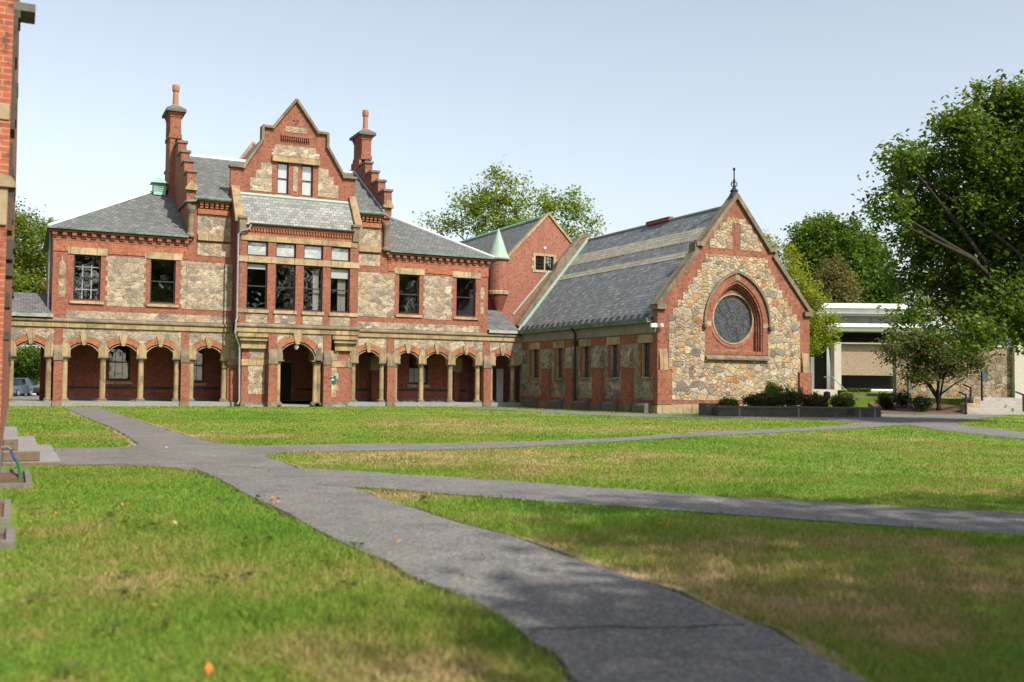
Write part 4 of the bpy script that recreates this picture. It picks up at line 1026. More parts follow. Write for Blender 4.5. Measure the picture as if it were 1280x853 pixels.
# stone field as left and right halves around the arch
Lh = body + [(ACX, 8.88)] + [p for p in reversed(parch(ACX, 2.22, 3.02, 5.05, 7.92)[:14])] + [(ACX, 3.02), (ACX, .72)]
Lh = [p for i, p in enumerate(Lh) if i == 0 or (abs(p[0] - Lh[i - 1][0]) + abs(p[1] - Lh[i - 1][1])) > 1e-6]
bodyR = mir(body)
Rh = bodyR + [(ACX, 8.88)] + [p for p in parch(ACX, 2.22, 3.02, 5.05, 7.92)[13:]] + [(ACX, 3.02), (ACX, .72)]
Rh = [p for i, p in enumerate(Rh) if i == 0 or (abs(p[0] - Rh[i - 1][0]) + abs(p[1] - Rh[i - 1][1])) > 1e-6]
m = MB(); m.xz(Lh, YP, YF + .02); m.xz(Rh, YP, YF + .02)
tri = [(34.75, 9.25), (34.75, 9.75), (35.05, 9.75), (35.05, 10.25), (35.45, 10.25), (35.45, 10.75), (35.95, 10.75), (35.95, 11.05), (36.3, 11.05), (36.3, 9.25)]
m.xz(tri, YP, YF + .02); m.xz([(2 * XC - x, z) for x, z in tri], YP, YF + .02)
m.box(36.3, 36.9, YP, YF + .02, 10.75, 11.05)
m.build('stone_facing', M['stone_multi'], gable)
# plinth, base and corner trims
m = MB(); m.box(XW - .1, XE + .1, YF - .14, YF + .3, 0, .42); m.box(XW - .02, XE + .02, YF - .08, YF + .1, .42, .5); m.build('plinth', M['sand_pale'], gable)
for xa, s in ((XW, 1), (XE, -1)):
    q = lambda x: xa + s * x
    m = MB(); m.box(min(q(-.06), q(.86)), max(q(-.06), q(.86)), YF - .12, YF + .3, .5, 2.35); o = m.build('corner_pier', M['brick'], gable)
    m = MB(); m.yz([(YF + .1, 2.35), (YF - .14, 2.35), (YF - .14, 2.7), (YF - .02, 3.5), (YF + .1, 3.5)], min(q(.1), q(.62)), max(q(.1), q(.62))); m.build('weathering', M['sand'], o)
    m = MB(); m.box(min(q(-.12), q(.5)), max(q(-.12), q(.5)), YF - .18, YF + .5, 5.66, 5.92); m.build('kneeler', M['sand_dark'], o)
cp = MB(); cpts = [(XW - .12, 5.86), (33.92, 9.0)]
def rake(pts):
    mm = MB()
    coping(mm, pts, .2, YF - .16, YF + .52); return mm
rk = MB(); coping(rk, [(XW - .02, 5.8), (34.0, 9.03)], .2, YF - .14, YF + .5); coping(rk, [(33.78, 9.3), (34.22, 9.32), (XC, 12.2), (38.98, 9.32), (39.42, 9.3)], .2, YF - .16, YF + .52); coping(rk, [(39.2, 9.03), (XE + .02, 5.8)], .2, YF - .14, YF + .5)
rk.box(33.70, 33.86, YF - .1, YF + .5, 8.75, 9.4); rk.box(39.34, 39.5, YF - .1, YF + .5, 8.75, 9.4)
rk.build('coping', M['sand_dark'], gable)
# rose window: brick field, orders, ring and leaded glass
m = MB(); m.xz(parch(ACX, 1.72, 3.52, 5.05, 7.3), YF + .42, YF + .6, [circ]); rose = m.build('rose_window', M['brick'], gable)
m = MB()
for hw, zt, y0 in ((1.80, 7.45, .28), (1.93, 7.58, .14)):
    A = parch(ACX, hw + .10, 3.5, 5.05, zt + .12); B = parch(ACX, hw - .02, 3.5, 5.05, zt - .02)
m.xz(parch(ACX, 2.22, 3.3, 5.05, 7.92) , YF - .03, YF + .3, [[(x, z) for x, z in parch(ACX, 1.82, 3.32, 5.05, 7.48)]])
m.build('brick_arch', M['brick'], rose)
for hw, zt, yy in ((1.80, 7.45, .02), (1.72, 7.33, .14), (1.64, 7.22, .26)):
    A = parch(ACX, hw, 3.46, 5.05, zt); B = parch(ACX, hw - .09, 3.48, 5.05, zt - .1)
    m = MB(); m.xz(A, YF + yy, YF + yy + .12, [B]); m.build('arch_order', M['brick'], rose)
m = MB()
hoodA = parch(ACX, 2.36, 5.0, 5.05, 8.08); hoodB = parch(ACX, 2.225, 5.0, 5.05, 7.925)
m.xz(hoodA + list(reversed(hoodB)), YF - .14, YF + .1)
for s in (-1, 1): m.lathe(ACX + s * 2.3, YF - .12, [(.02, 4.66), (.13, 4.76), (.15, 4.92), (.1, 5.04)], 8)
m.build('hood_mould', M['sand_dark'], rose)
m = MB()
for s in (-1, 1): m.box(ACX + s * 2.02 - .19, ACX + s * 2.02 + .19, YF - .045, YF + .1, 4.86, 5.12)
m.xz([(ACX - .14, 7.5), (ACX + .14, 7.5), (ACX + .17, 7.9), (ACX - .17, 7.9)], YF - .05, YF + .1)
m.build('impost_block', M['sand_pale'], rose)
m = MB()
rngpts = lambda r: [(CXR + r * math.cos(i * 2 * math.pi / 40), CZR + r * math.sin(i * 2 * math.pi / 40)) for i in range(40)]
m.xz(rngpts(1.455), YF + .36, YF + .5, [rngpts(1.37)]); m.build('stone_ring', M['sand_pale'], rose)
m = MB(); m.xz(rngpts(1.64), YF + .385, YF + .44, [rngpts(1.47)]); m.build('brick_ring', M['brick_pink'], rose)
m = MB(); m.xz(rngpts(1.4), YF + .5, YF + .53); gl = m.build('pane', M['leaded'], rose)
m = MB()
for k in range(8):
    a = k * math.pi / 4 + .39; m.tube([(CXR + .42 * math.cos(a), YF + .49, CZR + .42 * math.sin(a)), (CXR + 1.38 * math.cos(a), YF + .49, CZR + 1.38 * math.sin(a))], .022, 6)
    b_ = a + math.pi / 8
    m.tube([(CXR + .85 * math.cos(b_) + .26 * math.cos(t), YF + .49, CZR + .85 * math.sin(b_) + .26 * math.sin(t)) for t in [i * math.pi / 6 for i in range(13)]], .018, 5)
m.tube([(CXR + .42 * math.cos(t), YF + .49, CZR + .42 * math.sin(t)) for t in [i * math.pi / 10 for i in range(21)]], .022, 6)
m.build('tracery', M['leadwork'], rose)
m = MB(); m.yz([(YF - .22, 3.0), (YF - .22, 3.1), (YF + .42, 3.56), (YF + .42, 3.0)], ACX - 2.24, ACX + 2.2); m.build('window_sill', M['sand_dark'], rose)
# chapel roof
m = MB()
def slope_pts(z): return XW - .3 + (z - 4.95) * (XC - XW + .3) / (11.85 - 4.95)
zs_ = [5.12, 8.78, 9.22, 9.92, 10.68, 11.85]
for i in range(5):
    pass
m.add([(slope_pts(5.08), YF + .44, 5.08), (slope_pts(5.08), YB, 5.08), (XC, YB, 11.85), (XC, YF + .44, 11.85), (2 * XC - slope_pts(5.08) + .0, YF + .44, 5.08), (2 * XC - slope_pts(5.08), YB, 5.08)], [(0, 3, 2, 1), (4, 5, 2, 3)])
roof = m.build('roof', M['slate_chapel'], chapel)
m = MB()
for za, zb in ((8.78, 9.20), (9.86, 10.68)):
    for s in (1, -1):
        P = [(slope_pts(za) - .015, za + .012), (slope_pts(zb) - .015, zb + .012)]
        f = lambda x: x if s > 0 else 2 * XC - x
        m.add([(f(P[0][0]), YF + .45, P[0][1]), (f(P[0][0]), YB - .02, P[0][1]), (f(P[1][0]), YB - .02, P[1][1]), (f(P[1][0]), YF + .45, P[1][1])], [(0, 3, 2, 1) if s > 0 else (0, 1, 2, 3)])
m.build('pale_slate_band', M['slate_band'], roof)
m = MB(); m.tube([(XC, YF + .5, 11.87), (XC, YB, 11.87)], .08, 6); m.build('ridge_cap', M['lead'], roof); m = MB(); m.box(XC - .16, XC + .16, 52.4, 55.0, 11.8, 12.06); m.build('roof_vent', M['brick_shade'], roof)
for i in range(22):
    m = MB(); yy = YF + .9 + i * .72; m.add([(slope_pts(5.12) - .03, yy, 5.2), (slope_pts(5.12) - .03, yy + .34, 5.2), (slope_pts(5.45) - .03, yy + .40, 5.5), (slope_pts(5.45) - .03, yy + .06, 5.5)], [(0, 1, 2, 3)]); m.build('snow_guard', M['iron'], roof)
# rear parapet of the chapel with coping and copper flashing
RG = [(XW - .1, 5.5), (34.15, 9.5), (34.35, 10.0), (36.0, 11.9), (XC, 12.2)]
m = MB(); full = [(XW, 4.9)] + RG[:] + list(reversed([(2 * XC - x, z) for x, z in RG[:-1]])) + [(2 * XC - XW, 4.9)]
m.xz(full, YB + .002, YB + .4); rg = m.build('rear_gable', M['sand_dark'], chapel)
m = MB(); coping(m, RG, .16, YB - .05, YB + .5); m.build('rear_coping', M['sand_dark'], rg)
m = MB(); m.tube([(slope_pts(5.1) - .0, YB - .12, 5.2), (XC, YB - .12, 11.95)], .11, 6); m.build('flashing', M['copper_pale'], rg)
# finial
m = MB(); m.lathe(XC, YF + .18, [(.36, 12.1), (.30, 12.32), (.20, 12.55), (.24, 12.62), (.14, 12.75), (.06, 12.85), (.05, 13.2), (.09, 13.25), (.04, 13.3), (.035, 13.78), (.075, 13.83), (.075, 13.92), (.02, 13.97)], 10)
for k in range(4):
    a = k * math.pi / 2; m.tube([(XC + .06 * math.cos(a), YF + .18 + .06 * math.sin(a), 12.85), (XC + .22 * math.cos(a), YF + .18 + .22 * math.sin(a), 12.95), (XC + .2 * math.cos(a), YF + .18 + .2 * math.sin(a), 13.1), (XC + .05 * math.cos(a), YF + .18 + .05 * math.sin(a), 13.16)], .022, 5)
m.build('finial', M['iron'], gable)
# camera on the corner
sc_ = thing('security_camera', 'white security camera on the corner of the chapel', 'camera', (XW - .15, YF + .25, 4.7))
m = MB(); m.box(XW - .42, XW - .05, YF - .05, YF + .1, 4.66, 4.86); m.build('camera_body', M['white'], sc_)
m = MB(); m.lathe(XW + .12, YF - .22, [(.02, 4.62), (.10, 4.68), (.11, 4.78), (.03, 4.86)], 10); m.build('dome', M['white'], sc_)
m = MB(); m.tube([(XW - .1, YF + .1, 4.7), (XW - .05, YF + .3, 4.45)], .035, 6); m.build('bracket', M['iron'], sc_)

# ------------------------------------------------------------------ brick building behind with turret
annex = thing('brick_annex', 'plain red brick gabled building with copper topped corner turret behind chapel', 'building', (35.7, 67, 0))
AX0, AX1, AXC, AY = 31.9, 39.55, 35.71, 67.0
aw = (34.62, 36.2, 10.05, 11.1)
m = MB(); m.xz([(AX0, 0), (AX1, 0), (AX1, 10.3), (AXC, 14.25), (AX0, 10.3)], AY, AY + .4, [rect(*aw)]); m.box(AX0, AX0 + .4, AY + .4, 84, 0, 10.2); m.box(AX1 - .4, AX1, AY + .4, 84, 0, 10.2)
aw_ = m.build('wall', M['brick_pink'], annex)
m = MB(); e = [(AX0 - .15, 10.15), (AXC, 14.25), (AX1 + .15, 10.15)]; coping(m, e, .14, AY - .1, AY + .4); m.build('coping', M['sand_pale'], aw_)
m = MB(); m.add([(AX0 - .3, AY + .35, 9.95), (AXC, AY + .35, 14.15), (AXC, 84, 14.15), (AX0 - .3, 84, 9.95), (AX1 + .3, AY + .35, 9.95), (AX1 + .3, 84, 9.95)], [(0, 1, 2, 3), (4, 5, 2, 1)]); o = m.build('roof', M['slate'], annex)
m = MB(); m.tube([(AXC, AY + .4, 14.2), (AXC, 84, 14.2)], .12, 6); m.build('ridge_cap', M['copper'], o)
m = MB(); a, b, c0, c1 = aw
for x0, x1, z0, z1 in ((a - .2, b + .2, c1, c1 + .18), (a - .2, b + .2, c0 - .18, c0), (a - .14, a + .03, c0, c1), (b - .03, b + .14, c0, c1), ((a + b) / 2 - .05, (a + b) / 2 + .05, c0, c1)): m.box(x0, x1, AY - .05, AY + .2, z0, z1)
for x in (a - .3, b + .14):
    for z in (c0 + .05, c0 + .65): m.box(x, x + .16, AY - .045, AY + .1, z, z + .25)
wn_ = m.build('window', M['sand_pale'], annex)
m = MB()
for k in range(1, 4):
    for x0, x1 in ((a + .03, (a + b) / 2 - .05), ((a + b) / 2 + .05, b - .03)):
        z = c0 + (c1 - c0) * k / 4; m.box(x0, x1, AY + .12, AY + .15, z - .02, z + .02)
for x0, x1 in ((a + .03, (a + b) / 2 - .05), ((a + b) / 2 + .05, b - .03)):
    for k in (1, 2): xx = x0 + (x1 - x0) * k / 3; m.box(xx - .015, xx + .015, AY + .155, AY + .17, c0, c1)
m.build('glazing_bars', M['frame'], wn_)
m = MB(); m.box(a, b, AY + .18, AY + .19, c0, c1); m.build('pane', M['glass'], wn_)
m = MB(); m.lathe(35.5, AY - .01, [(.1, 11.7), (.1, 11.75)], 8) if False else m.xz([(35.42 + .1 * math.cos(t), 11.72 + .1 * math.sin(t)) for t in [i * math.pi / 5 for i in range(10)]], AY - .06, AY + .05); m.build('wall_plaque', M['white'], annex)
tx, ty = 31.42, 66.62
m = MB(); m.lathe(tx, ty, [(.72, 8.25), (.72, 10.55)], 20); tu = m.build('turret', M['brick_pink'], annex, smooth=False)
m = MB(); m.lathe(tx, ty, [(.74, 7.95), (.78, 8.0), (.78, 8.2), (.74, 8.26)], 20); m.build('turret_band', M['sand_pale'], tu)
m = MB(); m.lathe(tx, ty, [(.28, 6.7), (.70, 7.95)], 16); m.build('turret_corbel', M['brick_shade'], tu)
m = MB(); m.box(tx - .3, tx + .3, ty - .25, ty + .6, 6.1, 6.72); m.build('turret_foot', M['sand_pale'], tu)
m = MB(); m.lathe(tx, ty, [(.86, 10.5), (.9, 10.6), (.72, 10.85), (.42, 11.7), (.16, 12.45), (.05, 12.75), (.01, 12.85)], 20); m.build('turret_spire', M['copper_pale'], tu)
m = MB(); m.box(31.2, 34.2, 64.9, 65.5, 5.2, 6.4); m.build('low_wall', M['brick_pink'], annex)
m = MB(); m.tube([(32.8, AY - .08, 6.6), (35.8, AY - .08, 10.0)], .09, 6); m.build('flashing', M['copper_pale'], annex)
m = MB(); m.yz([(63.15, 8.2), (AY - .02, 8.2), (AY - .02, 6.2), (63.15, 6.2)], 35.0, 40.5); m.build('link_block', M['brick_pink'], annex)

# ------------------------------------------------------------------ brick building at the left edge
lb = thing('brick_building', 'tall red brick building with dark stone trim at the left edge', 'building', (-0.3, 14, 0))
m = MB(); m.box(-9, -.112, 13.9, 58, 0, 12.0); lw = m.build('wall', M['brick_near'], lb)
zp = lambda py: 6.12 - .00995 * py
m = MB()
m.box(-2, -.125, 13.88, 14.6, zp(152), zp(132)); m.box(-2, -.118, 13.87, 14.6, zp(283), zp(240))
m.build('stone_block', M['sand_pale'], lw)
m = MB()
m.prism([(-.4, zp(236)), (-.025, zp(236)), (-.025, zp(232)), (-.07, zp(223)), (-.4, zp(216))], lambda u, v, w: (u, w, v), 13.85, 14.5)
m.build('stone_hood', M['sand_pale'], lw)
m = MB()
for x, p0, p1 in ((-.030, 236.2, 244), (-.042, 244.2, 275), (-.055, 275.2, 289), (-.05, 209, 221), (-.075, 180, 208.8), (-.060, 160, 163), (-.035, 104, 110), (-.045, 110.2, 150), (-.06, 150.2, 159.8), (-.06, 22, 73), (-.082, 73.2, 103.8), (-.035, 12.2, 21.8), (-.04, 300, 325), (-.03, 330, 345), (-.05, 366, 384), (-.045, 414, 424)):
    m = MB(); m.box(-.4, x, 13.905, 14.45, zp(p1), zp(p0)); m.build('stone_moulding', M['dark_stone'], lw)
m = MB(); m.box(-.4, .13, 13.91, 14.4, zp(12), zp(2)); m.build('bracket', M['granite_dark'], lw)
m = MB(); m.box(-9, -.11, 13.88, 58, 0, .45); m.build('foundation', M['granite'], lw)
m = MB()
for yy in (30, 34, 42, 47): m.box(-.3, -.03, yy, yy + 1.4, 4.9, 5.1); m.box(-.3, -.05, yy, yy + 1.4, 2.0, 2.15)
m.build('window_hood', M['dark_stone'], lw)
m = MB(); m.tube([(-.2, 17.1, .40), (-.02, 17.05, .40), (.02, 17.0, .36)], .025, 8); m.tube([(-.02, 17.05, .40), (-.0, 17.05, .46), (.06, 17.0, .47)], .012, 6); tp = m.build('tap', M['brass'], lw)

# granite steps in front of it
gs = thing('granite_steps', 'three grey granite entrance steps by the brick building', 'steps', (.4, 20, 0))
for x1, z0, z1 in ((.12, .262, .455), (.45, .08, .255), (.77, -.02, .075)):
    m = MB(); m.box(-.105, x1 - .004, 18.606, 23.4, z1 - .02, z1); st = m.build('step', M['granite'], gs)
    m = MB(); m.box(-.105, x1, 18.6, 23.404, z0, z1 - .012); m.build('riser', M['brownstone'], st, bevel=.012)
m = MB(); m.box(-.105, .11, 18.61, 23.38, .0, .26); m.box(.112, .44, 18.612, 23.38, 0, .078); m.build('step_base', M['well_concrete'], gs)
# garden hose
m = MB(); m.tube([(.02, 17.0, .35), (.05, 16.95, .27), (.10, 16.9, .2)], .022, 8); hz = m.build('garden_hose', M['hose_blue'], None, 'green garden hose with blue end hanging from the wall tap', 'hose')
m = MB(); m.tube([(.10, 16.9, .2), (.13, 16.6, .13), (.145, 16.2, .06), (.13, 15.7, .0), (.09, 15.4, -.03), (-.02, 15.3, -.05)], .022, 8); m.build('hose_length', M['hose_green'], hz)
# window wells
def well(x0, x1, y0, y1, z, label, t=.07):
    m = MB(); m.xy([(x0, y0), (x1, y0), (x1, y1), (x0, y1)], -.02, z, [[(x0 + .02, y0 + t), (x1 - t, y0 + t), (x1 - t, y1 - t), (x0 + .02, y1 - t)]])
    o = m.build('window_well', M['well_concrete'], None, label, 'window well', 'concrete window wells along the brick building', bevel=.006)
    m = MB(); m.box(x0 + .03, x1 - t - .005, y0 + t + .005, y1 - t - .005, -.02, .02); m.build('gravel_bed', M['mulch'], o)
well(-1.0, .27, 14.75, 17.15, .07, 'largest concrete window well with the green hose inside')
well(-1.0, .03, 11.2, 12.95, .06, 'concrete window well in the grass just nearer than the hose')
well(-1.0, .06, 9.45, 10.4, .08, 'smallest concrete window well, nearest the camera in the grass')

# ------------------------------------------------------------------ right hand side
def ring_pts(L): return [tuple(p) for p in L]
T1 = .9
# raised terrace, planting bed
tb = MB()
A = [at(1104, 511, 59), at(1207, 513, 60), at(1207, 506, 62.5), at(1150, 503, 69), at(1085, 500, 70)]
A = [Vector((a.x, a.y, 0)) for a in A]
top = [(A[0], .02), (A[1], .02), (A[2], .45), (A[3], .62), (A[4], .55)]
tb.add([(p.x, p.y, z) for p, z in top] + [(p.x, p.y, -.05) for p, z in top], [(0, 1, 2, 3, 4), (0, 5, 6, 1), (1, 6, 7, 2), (2, 7, 8, 3), (3, 8, 9, 4), (4, 9, 5, 0)])
tb.build('planting_bed', M['mulch'], kind='structure', label='sloping bark mulch bed around the small tree', cat='planting bed')
tb = MB()
q = [at(1030, 500, 74), at(1150, 500, 71), at(1207, 500, 63.2), at(1330, 500, 63.2), at(1500, 500, 66), at(1500, 500, 150), at(1000, 500, 150), at(1000, 500, 78)]
tb.xy([(p.x, p.y) for p in q], -.05, T1)
tb.build('terrace', M['turf'], kind='structure', label='raised grass terrace in front of the modern building', cat='terrace')
# steps
st = thing('stone_steps', 'broad pale stone steps rising to the terrace at the right edge', 'steps', at(1245, 510, 61))
stb = at(1245, 513, 60); ax = CR.copy(); ax.z = 0; ax.normalize(); fw = Vector((-ax.y, ax.x, 0))
def obox(mb, o, a0, a1, f0, f1, z0, z1, m=0):
    P = [o + ax * a + fw * f for a, f in ((a0, f0), (a1, f0), (a1, f1), (a0, f1))]
    mb.add([(p.x, p.y, z0) for p in P] + [(p.x, p.y, z1) for p in P], [(0, 3, 2, 1), (4, 5, 6, 7), (0, 1, 5, 4), (1, 2, 6, 5), (2, 3, 7, 6), (3, 0, 4, 7)], m)
S0 = Vector((stb.x, stb.y, 0))
for i in range(5):
    m = MB(); xl = (-1.7, -1.45, -.75, -.5, -.3)[i]
    obox(m, S0, xl, 3.8, .65 * i, .65 * (i + 1) + (.6 if i == 4 else 0.02), .0 if i == 0 else .2 * i - .002 * i, .2 * (i + 1) - .0)
    m.build('step', M['concrete'], st, bevel=.02)
m = MB(); obox(m, S0, -1.42, -.76, .66, 1.6, .0, .66); obox(m, S0, -.74, -.32, 1.31, 2.4, .0, .92); m.build('cheek_block', M['sand_pale'], st, bevel=.03)
for (a, f, z, h, lb_) in ((-1.72, .1, .0, 1.2, 'black iron handrail post at the foot of the stone steps'), (-.95, 1.2, .3, 1.35, 'black iron handrail post halfway up the stone steps'), (1.72, .2, .0, 1.25, 'black iron handrail at the right edge of the stone steps')):
    m = MB(); P = S0 + ax * a + fw * f
    m.tube([(P.x, P.y, z), (P.x, P.y, z + h)], .06, 8); m.tube([(P.x, P.y, z + h - .05), (P.x + fw.x * .9, P.y + fw.y * .9, z + h + .12)], .05, 8)
    m.build('handrail', M['iron'], None, lb_, 'handrail', 'handrails on the stone steps')
sp = S0 + ax * .2 + fw * 2.2
so = thing('sign_post', 'blue grey sign on a black post at the top of the steps', 'sign', (sp.x, sp.y, .9))
m = MB(); m.tube([(sp.x, sp.y, .6), (sp.x, sp.y, 2.7)], .07, 8); m.build('post', M['iron'], so)
m = MB(); obox(m, sp, -.02, .34, -.1, -.05, 2.1, 2.66); m.build('sign_panel', M['sign_blue'], so)

# stone building
ang = -YAW
o0 = at(1193, 495, 74)
sb = thing('stone_building', 'brown rubble stone wall with pale concrete corner pier behind the small tree', 'building', (o0.x, o0.y, 0))
B0 = Vector((o0.x, o0.y, 0))
m = MB(); obox(m, B0, -4.2, 4.2, 0, .7, 0, 4.6); m.build('stone_wall', M['stone_brown'], sb)
m = MB(); obox(m, B0, 4.2, 9.0, -.4, 8, .2, 7.5); m.build('concrete_pier', M['pier_concrete'], sb)
m = MB(); obox(m, B0, -4.25, 4.19, -.06, .78, 4.6, 4.72); m.build('wall_coping', M['pier_concrete'], sb)
m = MB(); obox(m, B0, -1.6, 3.6, -1.6, -1.1, .2, .72); m.build('ledge', M['granite'], sb)
m = MB(); obox(m, B0, -3.35, -3.15, -.1, .0, .5, 3.4); m.build('downpipe', M['copper_dark'], sb)

# modern building
o0 = at(1050, 487, 95); MBO = Vector((o0.x, o0.y, 0))
md = thing('modern_building', 'modern concrete building with white roof fascias and aggregate panel', 'building', (o0.x, o0.y, 0))
sc95 = 95 / FPX
def mx_(px): return (px - 1050) * sc95
def mz_(py): return 1.4 + (487.1 - py) * sc95
def mbox(name, mat, px0, px1, py0, py1, f0, f1, parent=None):
    m = MB(); obox(m, MBO, mx_(px0), mx_(px1), f0, f1, mz_(py1), mz_(py0)); return m.build(name, M[mat], parent or md)
mbox('roof_fascia', 'white', 960, 1180, 380, 386, -1.0, 14); mbox('roof_fascia', 'white', 962, 1178, 386.1, 392, -.7, 13.8)
mbox('soffit', 'concrete', 965, 1176, 392.1, 394.5, -.3, 13)
cl = mbox('clerestory_window', 'glass_green', 966, 1175, 394.6, 405, 1.5, 12)
for px in (1000, 1030, 1096, 1130, 1160): mbox('mullion', 'concrete', px - 1, px + 1, 394.7, 405, 1.4, 1.6, cl)
mbox('roof_fascia', 'white', 960, 1176, 405.1, 409.5, -1.2, 13); mbox('roof_fascia', 'white', 962, 1174, 409.6, 414.5, -.9, 12.8)
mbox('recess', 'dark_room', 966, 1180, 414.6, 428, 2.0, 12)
mbox('ledge', 'concrete', 1040, 1180, 428, 430, -.2, 3)
pn = mbox('aggregate_panel', 'aggregate', 1053, 1118, 430.1, 469, .3, 3)
mbox('panel_gap', 'frame', 1050.5, 1052.8, 432, 463, .5, 3, pn)
for px in (1049.8, ): 
    for py in (441, 452, 463): mbox('frame_bar', 'white', 1050.3, 1053, py, py + .8, .35, .5, pn)
mbox('aggregate_panel', 'aggregate', 1121.5, 1180, 430.1, 469, .3, 3)
wd = mbox('ground_window', 'glass_dark', 1050.5, 1180, 469.1, 486, 1.2, 3)
mbox('sill', 'white', 1086, 1180, 486.1, 488, .8, 3, wd)
mbox('column', 'pier_concrete', 1041.5, 1050, 428, 489.5, -.4, .8)
en = mbox('entrance_recess', 'dark_room', 985, 1041, 428, 487, 1.8, 3)
for px0, px1, py0, py1 in ((1019.5, 1023.8, 446, 488), (1000, 1019.4, 468, 470), (1000, 1003, 446, 488)): mbox('door_frame', 'white', px0, px1, py0, py1, 1.5, 1.75, en)
mbox('wall', 'pier_concrete', 940, 985, 414.6, 489, 1.0, 12)
mbox('entrance_step', 'pier_concrete', 1000, 1045, 487.1, 497, -3, 3)
m = MB(); z0 = mz_(487)
hp = [MBO + ax * mx_(p) + fw * f for p, f in ((1026, -1.0), (1033, -1.8), (1044, -3.5))]
m.tube([(hp[0].x, hp[0].y, mz_(472)), (hp[1].x, hp[1].y, mz_(472)), (hp[2].x, hp[2].y, mz_(490)), (hp[2].x, hp[2].y, mz_(497))], .05, 6)
m.build('entrance_rail', M['lead'], None, 'thin grey metal handrail by the modern building entrance', 'handrail')

# low granite wall behind the planter and terrace hedge
gwo = at(1086, 499, 76); G0 = Vector((gwo.x, gwo.y, 0))
m = MB(); obox(m, G0, -1.3, .9, -.3, .3, .2, 1.1); m.build('granite_wall', M['granite_dark'], None, 'low grey granite wall behind the planter', 'wall')

# planter in front of the chapel
P0 = on_ground(898, 520.5); P1 = on_ground(1101, 522.3); P0.z = P1.z = 0
d = (P1 - P0).normalized(); nrm = Vector((-d.y, d.x, 0))
pl = thing('stone_planter', 'long low grey stone planter wall in front of the chapel', 'planter', P0)
LP = (P1 - P0).length
def pbox(mb, a0, a1, f0, f1, z0, z1):
    Q = [P0 + d * a + nrm * f for a, f in ((a0, f0), (a1, f0), (a1, f1), (a0, f1))]
    mb.add([(p.x, p.y, z0) for p in Q] + [(p.x, p.y, z1) for p in Q], [(0, 3, 2, 1), (4, 5, 6, 7), (0, 1, 5, 4), (1, 2, 6, 5), (2, 3, 7, 6), (3, 0, 4, 7)])
m = MB(); pbox(m, 0, LP, 0, .3, 0, .44); pbox(m, 0, .3, .3, 3.2, 0, .44); pbox(m, LP - .3, LP, .3, 3.4, 0, .44); m.build('wall', M['planter_stone'], pl)
m = MB(); pbox(m, -.04, LP + .04, -.05, .34, .44, .52); m.build('coping', M['granite_dark'], pl)
m = MB()
for a in (1.02, 4.05, 7.2, LP - .35): pbox(m, a, a + .09, -.03, .1, 0, .438)
m.build('joint_strip', M['granite'], pl)
m = MB(); pbox(m, LP - 1.75, LP - 1.35, -.012, .1, .1, .40); m.build('wall_vent', M['iron'], pl)
m = MB(); pbox(m, .31, LP - .31, .31, 4.2, 0, .38); m.build('planting_soil', M['mulch'], pl)
m = MB(); q = P0 + nrm * 1.2 - d * .1; m.box(q.x - .35, q.x + .4, q.y - .2, q.y + .5, 0, .62); m.build('stone_block', M['granite_dark'], None, 'squat dark stone block at the left end of the planter', 'stone block')
m = MB(); q = P0 + d * 5.9 + nrm * .9
m.tube([(q.x, q.y, .3), (q.x, q.y, .85)], .05, 8); m.lathe(q.x, q.y, [(.06, .85), (.17, 1.0), (.17, 1.25), (.03, 1.3)], 10); m.build('garden_lamp', M['iron'], None, 'small black garden lamp standing in the planter', 'lamp')
